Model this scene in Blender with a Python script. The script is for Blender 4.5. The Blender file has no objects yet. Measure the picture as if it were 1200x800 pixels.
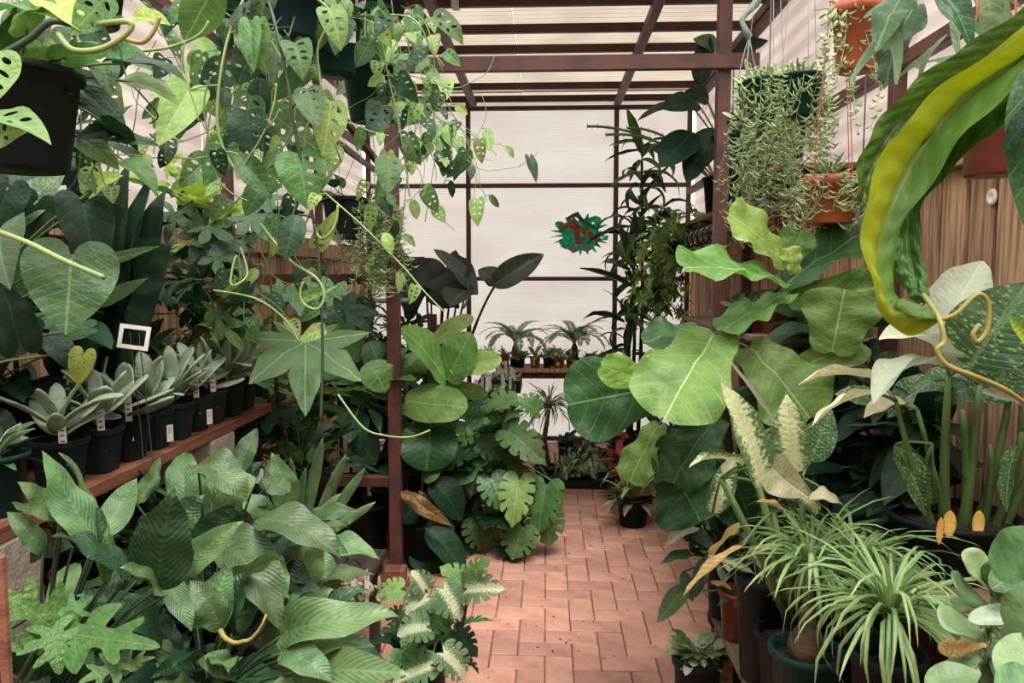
import bpy, math, random
from mathutils import Vector, Matrix, noise
from mathutils.geometry import delaunay_2d_cdt
PI = math.pi; R = math.radians
sc = bpy.context.scene; C = sc.collection
rng = random.Random(7)
# ---------------- camera, sky, exposure ----------------
F = 900.0; CAM = Vector((0, 0, 1.55)); YAW = math.atan(40/F); PIT = math.atan(75/F)
cd = bpy.data.cameras.new('camera'); cd.sensor_width = 36; cd.lens = F/1200*36; cd.clip_start = 0.05
cam = bpy.data.objects.new('camera', cd); C.objects.link(cam)
cam.location = CAM; cam.rotation_euler = (PI/2-PIT, 0, YAW); sc.camera = cam
w = bpy.data.worlds.new('sky'); sc.world = w; w.use_nodes = True
wn = w.node_tree; bg = wn.nodes['Background']
wt = wn.nodes.new('ShaderNodeTexCoord'); wsx = wn.nodes.new('ShaderNodeSeparateXYZ'); wr = wn.nodes.new('ShaderNodeValToRGB')
wn.links.new(wt.outputs['Generated'], wsx.inputs[0]); wn.links.new(wsx.outputs['Z'], wr.inputs[0]); wn.links.new(wr.outputs[0], bg.inputs[0])
sep = wn.nodes.new('ShaderNodeMath'); sep.operation = 'MULTIPLY_ADD'; sep.inputs[1].default_value = .5; sep.inputs[2].default_value = .5
wn.links.new(wsx.outputs['Z'], sep.inputs[0]); wn.links.new(sep.outputs[0], wr.inputs[0])      # ground below the horizon, overcast above
e = wr.color_ramp.elements; e[0].position = .47; e[0].color = (.34, .28, .24, 1); e[1].position = .53; e[1].color = (1.0, .90, .84, 1)
e2 = e.new(.9); e2.color = (1.0, .985, .94, 1)
bg.inputs[1].default_value = 2.9
sl = bpy.data.lights.new('sun', 'SUN'); sl.energy = 3.2; sl.angle = R(22); sl.color = (1, .96, .88)
so = bpy.data.objects.new('sun', sl); C.objects.link(so); so.rotation_euler = (R(24), R(10), R(0))
sc.view_settings.view_transform = 'Standard'; sc.view_settings.look = 'None'; sc.view_settings.gamma = 1
sc.view_settings.exposure = 0.47
# ---------------- helpers ----------------
Rm = Matrix.Rotation(YAW, 3, 'Z') @ Matrix.Rotation(PI/2-PIT, 3, 'X')
def P(px, py, d):                      # the point seen at a pixel, on the plane Y = d
    v = Rm @ Vector(((px-600)/F, (400-py)/F, -1)); return CAM + v*(d/v.y)
def M(px, d): return px*d/F            # pixels to metres at depth d
def V(*a): return Vector(a)
def setp(o, label=None, cat=None, group=None, kind=None):
    if label: o['label'] = label
    if cat: o['category'] = cat
    if group: o['group'] = group
    if kind: o['kind'] = kind
    return o
def thing(name, label, cat, loc, group=None, kind=None):
    o = bpy.data.objects.new(name, None); C.objects.link(o); o.location = loc; o.empty_display_size = .05
    return setp(o, label, cat, group, kind)
def link(name, me, parent=None, mw=None, mat=None, **kw):
    o = bpy.data.objects.new(name, me); C.objects.link(o)
    if mat is not None:
        if me.materials and me.materials[0] is not mat:
            o.material_slots[0].link = 'OBJECT'; o.material_slots[0].material = mat
        elif not me.materials: me.materials.append(mat)
    mw = mw or Matrix.Identity(4)
    if parent is not None:
        o.parent = parent; t = parent; off = Vector((0, 0, 0))
        while t is not None: off += t.location; t = t.parent
        o.matrix_basis = Matrix.Translation(-off) @ mw
    else: o.matrix_basis = mw
    return setp(o, **kw)
class MB:
    def __init__(s): s.v = []; s.f = []; s.uv = []; s.mi = []
    def add(s, vs, fs, mi=0):
        b = len(s.v); s.v += [tuple(x) for x in vs]; s.f += [tuple(i+b for i in f) for f in fs]; s.mi += [mi]*len(fs)
    def box(s, a, b, rot=0, c=None, mi=0):
        x0, y0, z0 = a; x1, y1, z1 = b
        vs = [V(x, y, z) for z in (z0, z1) for x, y in ((x0, y0), (x1, y0), (x1, y1), (x0, y1))]
        if rot:
            c = c or V((x0+x1)/2, (y0+y1)/2, 0); m = Matrix.Rotation(rot, 3, 'Z'); vs = [m @ (q-c) + c for q in vs]
        s.add(vs, [(3, 2, 1, 0), (4, 5, 6, 7), (0, 1, 5, 4), (1, 2, 6, 5), (2, 3, 7, 6), (3, 0, 4, 7)], mi)
    def cbox(s, a, b, e=.004, mi=0):       # box with chamfered edges
        x0, y0, z0 = a; x1, y1, z1 = b; vs = []
        lay = [(z0, e), (z0+e, 0), (z1-e, 0), (z1, e)]
        for z, i in lay:
            q = i
            vs += [(x0+q+e, y0+q, z), (x1-q-e, y0+q, z), (x1-q, y0+q+e, z), (x1-q, y1-q-e, z), (x1-q-e, y1-q, z), (x0+q+e, y1-q, z), (x0+q, y1-q-e, z), (x0+q, y0+q+e, z)]
        fs = [tuple(range(7, -1, -1)), tuple(range(24, 32))]
        for k in range(3):
            for i in range(8): j = (i+1) % 8; fs.append((k*8+i, k*8+j, k*8+8+j, k*8+8+i))
        s.add(vs, fs, mi)
    def tube(s, pts, r, n=6, mi=0, cap=True):
        pts = [Vector(p) for p in pts]; m = len(pts)
        rs = r if isinstance(r, (list, tuple)) else [r]*m
        up = None; rings = []
        for i, p in enumerate(pts):
            t = (pts[min(i+1, m-1)]-pts[max(i-1, 0)])
            if t.length < 1e-9: t = V(0, 0, 1)
            t.normalize()
            if up is None: up = t.orthogonal().normalized()
            up = (up-t*up.dot(t));
            up = up.normalized() if up.length > 1e-6 else t.orthogonal().normalized()
            sd = t.cross(up)
            rings.append([p+(up*math.cos(a)+sd*math.sin(a))*rs[i] for a in (2*PI*k/n for k in range(n))])
        vs = [q for g in rings for q in g]; fs = []
        for i in range(m-1):
            for k in range(n): l = (k+1) % n; fs.append((i*n+k, i*n+l, i*n+n+l, i*n+n+k))
        if cap: fs += [tuple(range(n-1, -1, -1)), tuple(range((m-1)*n, m*n))]
        s.add(vs, fs, mi)
    def lathe(s, prof, c=(0, 0, 0), n=24, sq=0, mi=0, rot=0):   # prof: (r, z); sq>0 squares the section
        vs = []; fs = []
        for r, z in prof:
            for k in range(n):
                a = 2*PI*k/n+rot; ca, sa = math.cos(a-rot), math.sin(a-rot)
                if sq: q = (abs(ca)**sq+abs(sa)**sq)**(-1/sq)
                else: q = 1
                x, y = ca*q*r, sa*q*r
                if rot: x, y = x*math.cos(rot)-y*math.sin(rot), x*math.sin(rot)+y*math.cos(rot)
                vs.append((c[0]+x, c[1]+y, c[2]+z))
        for i in range(len(prof)-1):
            for k in range(n): l = (k+1) % n; fs.append((i*n+k, i*n+l, i*n+n+l, i*n+n+k))
        if prof[0][0] > 0: fs.append(tuple(range(n-1, -1, -1)))
        if prof[-1][0] > 0: fs.append(tuple(range((len(prof)-1)*n, len(prof)*n)))
        s.add(vs, fs, mi)
    def mesh(s, name, smooth=False, mats=()):
        me = bpy.data.meshes.new(name); me.from_pydata(s.v, [], s.f); me.update()
        for m in mats: me.materials.append(m)
        if len(mats) > 1: me.polygons.foreach_set('material_index', s.mi)
        if smooth: me.polygons.foreach_set('use_smooth', [True]*len(me.polygons))
        return me
    def build(s, name, mat, parent=None, smooth=False, mw=None, **kw):
        return link(name, s.mesh(name, smooth, [mat]), parent, mw, **kw)
# ---------------- materials ----------------
def nmat(name, rough=.5):
    m = bpy.data.materials.new(name); m.use_nodes = True
    b = m.node_tree.nodes['Principled BSDF']; b.inputs['Roughness'].default_value = rough; return m, m.node_tree, b
def nd(t, kind, **kw):
    n = t.nodes.new(kind)
    for k, v in kw.items():
        if k.startswith('i'): n.inputs[int(k[1:])].default_value = v
        else: setattr(n, k, v)
    return n
def mth(t, op, a, b=None, c=None):
    n = t.nodes.new('ShaderNodeMath'); n.operation = op
    for i, x in enumerate((a, b, c)):
        if x is None: continue
        if isinstance(x, (int, float)): n.inputs[i].default_value = x
        else: t.links.new(x, n.inputs[i])
    return n.outputs[0]
def mixc(t, f, a, b):
    n = t.nodes.new('ShaderNodeMix'); n.data_type = 'RGBA'
    for i, x in ((0, f), (6, a), (7, b)):
        if isinstance(x, (int, float)): n.inputs[i].default_value = x
        elif isinstance(x, (tuple, list)): n.inputs[i].default_value = (*x, 1) if len(x) == 3 else x
        else: t.links.new(x, n.inputs[i])
    return n.outputs[2]
def step(t, x, lo, hi):
    n = t.nodes.new('ShaderNodeMapRange'); n.inputs[1].default_value = lo; n.inputs[2].default_value = hi
    n.interpolation_type = 'SMOOTHSTEP'; t.links.new(x, n.inputs[0]); return n.outputs[0]
def surf(name, col, col2=None, rough=.6, scale=8, stretch=(1, 1, 1), bump=.2, bscale=40, metal=0, coord='Object', rnd=.0, detail=4, bdist=.004):
    m, t, b = nmat(name, rough); L = t.links.new
    tc = nd(t, 'ShaderNodeTexCoord'); mp = nd(t, 'ShaderNodeMapping'); mp.inputs[3].default_value = stretch
    L(tc.outputs[coord], mp.inputs[0])
    n1 = nd(t, 'ShaderNodeTexNoise'); n1.inputs['Scale'].default_value = scale; n1.inputs['Detail'].default_value = detail; L(mp.outputs[0], n1.inputs[0])
    c = mixc(t, step(t, n1.outputs[0], .35, .68), col, col2 or tuple(x*.6 for x in col))
    if rnd:
        oi = nd(t, 'ShaderNodeObjectInfo'); hs = nd(t, 'ShaderNodeHueSaturation')
        L(mth(t, 'MULTIPLY_ADD', oi.outputs['Random'], 2*rnd, 1-rnd), hs.inputs['Value']); L(c, hs.inputs['Color'])
        L(mth(t, 'MULTIPLY_ADD', oi.outputs['Random'], .03*rnd, .5-.015*rnd), hs.inputs['Hue']); c = hs.outputs[0]
    L(c, b.inputs['Base Color']); b.inputs['Metallic'].default_value = metal
    if bump:
        n2 = nd(t, 'ShaderNodeTexNoise'); n2.inputs['Scale'].default_value = bscale; L(mp.outputs[0], n2.inputs[0])
        bp = nd(t, 'ShaderNodeBump'); bp.inputs['Strength'].default_value = bump; bp.inputs['Distance'].default_value = bdist
        L(n2.outputs[0], bp.inputs['Height']); L(bp.outputs[0], b.inputs['Normal'])
    return m
def leafmat(name, col, col2, vein=None, nv=9, slope=.8, vw=.10, rib=.012, vs=.6, rough=.38, bump=.5, trans=.3, spots=0, spotc=None, rnd=.24, edge=None, cen=None, cenw=.1, net=0, rad=0, bands=0, hue=.5, spec=.5, cup=0):
    """u = across (0 at the midrib), v = along: side veins, midrib, variegation as on the real blade"""
    m, t, b = nmat(name, rough); L = t.links.new
    uv = nd(t, 'ShaderNodeUVMap'); sp = nd(t, 'ShaderNodeSeparateXYZ'); L(uv.outputs[0], sp.inputs[0])
    ax = mth(t, 'ABSOLUTE', sp.outputs[0]); y = sp.outputs[1]
    oi = nd(t, 'ShaderNodeObjectInfo'); rn = oi.outputs['Random']
    off = nd(t, 'ShaderNodeVectorMath', operation='ADD'); L(uv.outputs[0], off.inputs[0])
    cmb = nd(t, 'ShaderNodeCombineXYZ'); L(mth(t, 'MULTIPLY', rn, 37), cmb.inputs[2]); L(cmb.outputs[0], off.inputs[1])
    nz = nd(t, 'ShaderNodeTexNoise', noise_dimensions='3D'); nz.inputs['Scale'].default_value = 4; nz.inputs['Detail'].default_value = 3; L(off.outputs[0], nz.inputs[0])
    c = mixc(t, step(t, nz.outputs[0], .3, .7), col, col2)
    # side veins
    if rad:
        ang = mth(t, 'DIVIDE', mth(t, 'ARCTAN2', sp.outputs[0], y), R(rad))
    cur = mth(t, 'MULTIPLY', mth(t, 'POWER', ax, 1.25), slope*1.2)
    fr = mth(t, 'FRACT', mth(t, 'MULTIPLY', mth(t, 'SUBTRACT', y, cur), nv))
    tri = mth(t, 'ABSOLUTE', mth(t, 'SUBTRACT', fr, .5))           # .5 at vein
    vm = step(t, tri, .5-vw, .5)
    rm = mth(t, 'SUBTRACT', 1, step(t, ax, rib*.5, rib*1.6))
    if rad:
        rl = nd(t, 'ShaderNodeVectorMath', operation='LENGTH'); L(uv.outputs[0], rl.inputs[0])
        q = mth(t, 'MULTIPLY', mth(t, 'ABSOLUTE', mth(t, 'SUBTRACT', mth(t, 'FRACT', mth(t, 'ADD', ang, .5)), .5)), mth(t, 'MULTIPLY', rl.outputs['Value'], R(rad)))
        rm = mth(t, 'SUBTRACT', 1, step(t, q, rib*.5, rib*1.5)); vm = mth(t, 'MULTIPLY', vm, .25)
    if net:
        vo = nd(t, 'ShaderNodeTexVoronoi', feature='DISTANCE_TO_EDGE'); vo.inputs['Scale'].default_value = net; L(off.outputs[0], vo.inputs[0])
        c = mixc(t, mth(t, 'MULTIPLY', mth(t, 'SUBTRACT', 1, step(t, vo.outputs[0], .0, .09)), .09), c, vein)
    if cen:                                                      # pale centre, feathered along the side veins
        nb = nd(t, 'ShaderNodeTexNoise'); nb.inputs['Scale'].default_value = 16; nb.inputs['Detail'].default_value = 3
        mp = nd(t, 'ShaderNodeMapping'); mp.inputs[3].default_value = (1.3, 1.9, 1); mp.inputs[2].default_value = (0, 0, .6); L(off.outputs[0], mp.inputs[0]); L(mp.outputs[0], nb.inputs[0])
        q = mth(t, 'ADD', ax, mth(t, 'MULTIPLY', mth(t, 'SUBTRACT', nb.outputs[0], .5), cenw*3.2))
        c = mixc(t, mth(t, 'SUBTRACT', 1, step(t, q, cenw*.6, cenw*1.5)), c, cen)
    if spots:
        ns = nd(t, 'ShaderNodeTexVoronoi'); ns.inputs['Scale'].default_value = spots; L(off.outputs[0], ns.inputs[0])
        c = mixc(t, mth(t, 'SUBTRACT', 1, step(t, ns.outputs[0], .18, .42)), c, spotc)
    if bands:
        nb = nd(t, 'ShaderNodeTexNoise'); nb.inputs['Scale'].default_value = 3; L(off.outputs[0], nb.inputs[0])
        bb = mth(t, 'SINE', mth(t, 'ADD', mth(t, 'MULTIPLY', y, bands), mth(t, 'MULTIPLY', nb.outputs[0], 14)))
        c = mixc(t, step(t, bb, -.2, .8), c, spotc)
    if edge: c = mixc(t, step(t, mth(t, 'ADD', mth(t, 'MULTIPLY', sp.outputs[0], -1), mth(t, 'MULTIPLY', nz.outputs[0], .08)), -.02, .16), c, edge)
    if vein: c = mixc(t, mth(t, 'MULTIPLY', mth(t, 'MAXIMUM', mth(t, 'MULTIPLY', vm, .85), rm), vs), c, vein)
    hs = nd(t, 'ShaderNodeHueSaturation'); L(c, hs.inputs['Color'])
    L(mth(t, 'MULTIPLY_ADD', rn, 2*rnd, 1-rnd), hs.inputs['Value'])
    r2 = mth(t, 'FRACT', mth(t, 'MULTIPLY', rn, 13.7)); L(mth(t, 'MULTIPLY_ADD', r2, .04, hue-.022), hs.inputs['Hue'])
    c = hs.outputs[0]; L(c, b.inputs['Base Color']); b.inputs['Specular IOR Level'].default_value = spec
    if bump:
        hh = mth(t, 'SUBTRACT', mth(t, 'MULTIPLY', tri, -.5), mth(t, 'MAXIMUM', vm, rm)) if vw < .3 else tri
        n5 = nd(t, 'ShaderNodeTexNoise'); n5.inputs['Scale'].default_value = 13; n5.inputs['Detail'].default_value = 2; L(off.outputs[0], n5.inputs[0])
        hh = mth(t, 'ADD', hh, mth(t, 'MULTIPLY', n5.outputs[0], 2.5))
        bp = nd(t, 'ShaderNodeBump'); bp.inputs['Strength'].default_value = bump; bp.inputs['Distance'].default_value = .004
        L(hh, bp.inputs['Height']); L(bp.outputs[0], b.inputs['Normal'])
    tr = nd(t, 'ShaderNodeBsdfTranslucent'); h2 = nd(t, 'ShaderNodeHueSaturation'); h2.inputs['Saturation'].default_value = 1.15; h2.inputs['Value'].default_value = 1.5; h2.inputs['Hue'].default_value = .485
    L(c, h2.inputs['Color']); L(h2.outputs[0], tr.inputs[0])
    mx = nd(t, 'ShaderNodeMixShader'); mx.inputs[0].default_value = trans; L(b.outputs[0], mx.inputs[1]); L(tr.outputs[0], mx.inputs[2])
    L(mx.outputs[0], t.nodes['Material Output'].inputs[0]); return m
def panelmat(name, col, col2, tr=.6, lines=0, axis=2, scale=3):
    m, t, b = nmat(name, .5); L = t.links.new
    tc = nd(t, 'ShaderNodeTexCoord'); n1 = nd(t, 'ShaderNodeTexNoise'); n1.inputs['Scale'].default_value = scale; n1.inputs['Detail'].default_value = 5
    mp = nd(t, 'ShaderNodeMapping'); L(tc.outputs['Object'], mp.inputs[0]); L(mp.outputs[0], n1.inputs[0])
    c = mixc(t, step(t, n1.outputs[0], .35, .7), col, col2)
    if lines:
        sp = nd(t, 'ShaderNodeSeparateXYZ'); L(tc.outputs['Object'], sp.inputs[0])
        f = mth(t, 'ABSOLUTE', mth(t, 'SUBTRACT', mth(t, 'FRACT', mth(t, 'MULTIPLY', sp.outputs[axis], lines)), .5))
        c = mixc(t, mth(t, 'MULTIPLY', step(t, f, .14, .36), 1.0 if axis == 1 else .38), c, tuple(x*(.2 if axis == 1 else .72) for x in col2))
        if axis == 2: mp.inputs[3].default_value = (.4, .4, 1.6)
    L(c, b.inputs['Base Color']); ts = nd(t, 'ShaderNodeBsdfTranslucent'); L(c, ts.inputs[0])
    mx = nd(t, 'ShaderNodeMixShader'); mx.inputs[0].default_value = tr; L(b.outputs[0], mx.inputs[1]); L(ts.outputs[0], mx.inputs[2])
    L(mx.outputs[0], t.nodes['Material Output'].inputs[0]); return m
MT = {}
def dull(m, s=.1):
    m.node_tree.nodes['Principled BSDF'].inputs['Specular IOR Level'].default_value = s
MT['steel'] = surf('rust_red_painted_steel', (.118, .041, .031), (.07, .028, .025), .55, 9, bump=.3, bscale=60, coord='Object')
MT['brick'] = surf('terracotta_paver', (.52, .27, .205), (.40, .19, .14), .62, 9, bump=.4, bscale=90, rnd=.16, coord='Object')
MT['joint'] = surf('dark_sand_joint', (.26, .12, .085), (.10, .055, .04), .95, 12, bump=.4)
MT['darkwood'] = surf('dark_timber', (.05, .032, .026), (.025, .018, .016), .8, 6, (6, .6, 6), .4, 30)  # dark brown timber tone, streaked along the boards
MT['dirt'] = surf('bare_earth', (.05, .035, .03), (.02, .016, .015), .95, 5, bump=.6)
MT['soil'] = surf('potting_soil', (.045, .026, .018), (.012, .009, .008), .95, 60, bump=1, bscale=120, bdist=.01)
MT['fence'] = surf('weathered_fence_board', (.62, .40, .25), (.30, .175, .105), .75, 6, (9, 9, .7), .5, 30, rnd=.3, detail=6)
MT['plank'] = surf('reddish_shelf_plank', (.27, .115, .075), (.15, .06, .042), .5, 5, (6, .5, 6), .35, 30)
MT['greywood'] = surf('grey_bench_wood', (.26, .18, .14), (.13, .09, .075), .7, 6, (6, .6, 6), .4, 30)
MT['black'] = surf('black_nursery_plastic', (.009, .013, .014), (.014, .02, .021), .5, 6, bump=.1)
MT['green_pot'] = surf('dark_green_plastic', (.010, .036, .030), (.014, .05, .041), .4, 6, bump=.1)
MT['navy_pot'] = surf('dark_blue_green_plastic', (.014, .034, .045), (.024, .05, .06), .42, 6, bump=.1)
MT['terra'] = surf('terracotta_plastic', (.42, .105, .05), (.34, .08, .04), .45, 7, bump=.1)
MT['oxblood'] = surf('oxblood_plastic', (.16, .035, .024), (.10, .022, .018), .4, 7, bump=.1)
MT['cement'] = surf('rough_cement', (.42, .36, .31), (.3, .25, .21), .95, 30, bump=.9, bscale=120)
MT['tag'] = surf('white_plant_tag', (.78, .76, .72), (.66, .64, .6), .5, 8, bump=0)
MT['ink'] = surf('dark_ink', (.03, .03, .03), (.03, .03, .03), .6, 8, bump=0)
MT['wire'] = surf('dull_wire', (.16, .17, .17), (.1, .1, .1), .4, 8, bump=0, metal=.6)
MT['greenpipe'] = surf('grey_green_pipe', (.20, .27, .24), (.13, .18, .16), .45, 8, bump=.1)
MT['hangwire'] = surf('pale_hanger_wire', (.30, .33, .31), (.2, .22, .2), .4, 8, bump=0)
MT['bark'] = surf('brown_bark', (.13, .085, .05), (.05, .035, .025), .9, 14, (1, 1, 3), .8, 40)
MT['darkbark'] = surf('dark_stem_bark', (.05, .035, .028), (.025, .02, .018), .8, 14, (1, 1, 3), .5, 40)
MT['stem'] = surf('green_stem', (.11, .19, .06), (.06, .12, .04), .45, 9, bump=.1)
MT['palestem'] = surf('pale_green_stem', (.24, .32, .11), (.15, .22, .075), .45, 9, bump=.1)
MT['darkstem'] = surf('dark_green_stem', (.035, .065, .035), (.02, .04, .025), .5, 9, bump=.1)
MT['yellow'] = surf('yellow_stalk', (.30, .25, .07), (.17, .17, .045), .4, 9, bump=.1)
MT['panel'] = panelmat('twin_wall_plastic', (.90, .905, .89), (.84, .825, .81), .62, 75)
MT['panelroof'] = panelmat('milky_corrugated_plastic', (.27, .235, .195), (.215, .185, .155), .78, 13.158, 1, 2.5)
MT['panelside'] = panelmat('milky_side_sheet', (.84, .80, .78), (.74, .685, .665), .62, 9, 2)
MT['teal'] = panelmat('teal_paint', (.06, .70, .46), (.01, .32, .2), .6, 0, 2, 22)
MT['coral'] = panelmat('coral_brown_paint', (.75, .24, .10), (.35, .09, .05), .5, 0, 2, 30)
for k_ in ('black', 'green_pot', 'navy_pot', 'fence', 'plank', 'greywood'): dull(MT[k_])
G = {}
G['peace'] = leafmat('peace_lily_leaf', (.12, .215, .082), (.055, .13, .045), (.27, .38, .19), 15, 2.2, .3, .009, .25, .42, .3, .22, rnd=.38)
G['peacedark'] = leafmat('shaded_peace_lily_leaf', (.026, .08, .032), (.018, .055, .025), (.10, .18, .08), 15, 2.2, .3, .009, .3, .38, .5, .22)  # darker copy of the lily leaf, shade put into its colour
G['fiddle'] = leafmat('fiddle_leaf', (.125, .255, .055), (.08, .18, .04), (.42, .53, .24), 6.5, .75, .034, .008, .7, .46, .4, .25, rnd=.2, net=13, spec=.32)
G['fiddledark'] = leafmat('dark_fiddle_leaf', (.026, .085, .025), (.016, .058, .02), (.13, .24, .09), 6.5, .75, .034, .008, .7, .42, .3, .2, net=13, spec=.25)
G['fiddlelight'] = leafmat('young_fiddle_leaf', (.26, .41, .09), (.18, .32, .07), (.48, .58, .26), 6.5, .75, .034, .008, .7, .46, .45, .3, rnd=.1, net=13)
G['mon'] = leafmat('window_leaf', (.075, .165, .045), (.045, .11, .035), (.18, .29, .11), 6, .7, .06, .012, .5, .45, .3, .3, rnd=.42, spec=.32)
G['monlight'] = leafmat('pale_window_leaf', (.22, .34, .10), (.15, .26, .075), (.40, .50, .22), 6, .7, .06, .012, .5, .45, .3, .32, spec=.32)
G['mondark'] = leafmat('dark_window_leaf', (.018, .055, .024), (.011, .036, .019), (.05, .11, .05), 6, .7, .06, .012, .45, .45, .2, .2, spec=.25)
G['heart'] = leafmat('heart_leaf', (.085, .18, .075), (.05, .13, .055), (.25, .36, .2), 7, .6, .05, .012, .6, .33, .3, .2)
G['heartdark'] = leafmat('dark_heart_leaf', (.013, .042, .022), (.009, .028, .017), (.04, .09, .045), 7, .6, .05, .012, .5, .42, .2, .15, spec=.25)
G['ivy'] = leafmat('lobed_leaf', (.095, .185, .095), (.065, .14, .07), (.24, .34, .2), 8, .8, .05, .01, .5, .42, .5, .25, rnd=.3, rad=57.5)
G['fan'] = leafmat('fan_leaf', (.10, .21, .07), (.07, .155, .055), (.34, .44, .24), 8, .8, .05, .009, .75, .42, .4, .25, rad=45, net=11, rnd=.12)
G['ivylight'] = leafmat('fresh_lobed_leaf', (.36, .52, .10), (.25, .40, .08), (.38, .46, .15), 8, .8, .05, .01, .5, .42, .5, .35, rad=57.5)
G['silver'] = leafmat('silver_succulent_leaf', (.33, .41, .29), (.23, .31, .22), None, 8, .8, .05, .01, .5, .6, .2, .06, rnd=.18)
G['string'] = leafmat('banana_string_leaf', (.44, .54, .28), (.30, .41, .19), None, 8, .8, .05, .01, .5, .45, 0, .2)
G['sansev'] = leafmat('snake_plant_leaf', (.018, .045, .030), (.012, .03, .022), None, 4, .8, .05, .006, .5, .35, .2, .08, bands=26, spotc=(.035, .075, .045))
G['dief'] = leafmat('dumb_cane_leaf', (.05, .13, .045), (.035, .095, .035), (.4, .5, .25), 14, .9, .1, .012, .3, .35, .4, .25, spots=24, spotc=(.24, .36, .12))
G['diefpale'] = leafmat('pale_centred_dumb_cane_leaf', (.07, .16, .06), (.05, .12, .045), (.5, .57, .35), 14, .9, .1, .012, .3, .38, .4, .25, cen=(.50, .57, .34), cenw=.10)
G['diefsilver'] = leafmat('silvered_dumb_cane_leaf', (.30, .35, .27), (.22, .27, .19), (.5, .55, .4), 14, .9, .1, .012, .3, .42, .3, .25, cen=(.36, .41, .30), cenw=.12)
G['sheath'] = leafmat('yellow_leaf_sheath', (.50, .30, .04), (.42, .26, .05), None, 4, .5, .05, .01, .5, .5, .1, .2)
G['cream'] = leafmat('bleached_leaf', (.50, .47, .31), (.36, .38, .22), (.7, .66, .5), 14, .9, .1, .012, .3, .5, .5, .3)
G['blade'] = leafmat('strap_leaf', (.24, .37, .14), (.15, .27, .09), (.48, .58, .34), 3, .1, .04, .006, .4, .4, .1, .25, rnd=.3)
G['bladedark'] = leafmat('dark_strap_leaf', (.03, .085, .045), (.02, .055, .035), (.10, .18, .09), 3, .1, .04, .006, .4, .36, .1, .2, rnd=.3)
G['aloe'] = leafmat('aloe_leaf', (.15, .25, .11), (.09, .17, .08), None, 3, .1, .04, .006, .4, .45, .1, .06)
G['giant'] = leafmat('giant_wavy_leaf', (.065, .155, .02), (.045, .12, .018), (.2, .28, .06), 12, .5, .31, .02, .12, .5, .25, .25, rnd=.02, spec=.25, edge=(.20, .275, .014))
G['giantdark'] = leafmat('giant_wavy_leaf_dark', (.05, .125, .02), (.03, .08, .016), (.2, .3, .1), 12, .5, .31, .02, .2, .45, .7, .2, spec=.3, rnd=.05)
G['stag'] = leafmat('staghorn_frond', (.13, .21, .10), (.08, .15, .07), (.25, .32, .18), 3, 1, .06, .006, .4, .5, .3, .3)
G['ear'] = leafmat('dark_elephant_ear', (.012, .022, .019), (.008, .014, .013), (.06, .09, .06), 7, .6, .05, .012, .5, .45, .1, .06)
G['earpale'] = leafmat('grey_elephant_ear', (.07, .10, .07), (.04, .065, .05), (.2, .25, .17), 7, .6, .05, .012, .6, .3, .4, .15)
G['jade'] = leafmat('paddle_succulent_leaf', (.12, .24, .09), (.07, .155, .06), None, 4, .5, .05, .01, .5, .45, .15, .15)
G['jadepale'] = leafmat('pale_paddle_leaf', (.27, .38, .18), (.19, .29, .125), None, 4, .5, .05, .01, .5, .5, .15, .15)
G['vari'] = leafmat('variegated_split_leaf', (.10, .19, .08), (.07, .14, .06), (.4, .46, .3), 8, .8, .05, .01, .5, .4, .4, .25, cen=(.48, .53, .34), cenw=.13)
G['lobe'] = leafmat('bright_lobed_leaf', (.105, .245, .06), (.065, .17, .045), (.27, .38, .18), 6, .5, .05, .012, .5, .38, .5, .25)
G['red'] = leafmat('red_bract', (.36, .035, .03), (.2, .02, .02), None, 4, .5, .05, .01, .5, .4, .1, .25)
G['pink'] = leafmat('pink_striped_leaf', (.12, .2, .09), (.09, .16, .07), (.5, .3, .22), 3, .1, .05, .01, .5, .4, .1, .25, cen=(.48, .27, .19), cenw=.05)
G['frond'] = leafmat('feather_frond', (.24, .35, .20), (.17, .27, .15), None, 4, .5, .05, .01, .5, .45, 0, .25)
G['dry'] = leafmat('dry_brown_leaf', (.22, .11, .035), (.12, .06, .025), (.3, .16, .06), 10, .8, .1, .01, .4, .45, .6, .2)
G['dryyellow'] = leafmat('yellowed_leaf', (.55, .36, .13), (.42, .27, .09), (.6, .42, .2), 10, .8, .1, .01, .4, .45, .6, .3)
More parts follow.
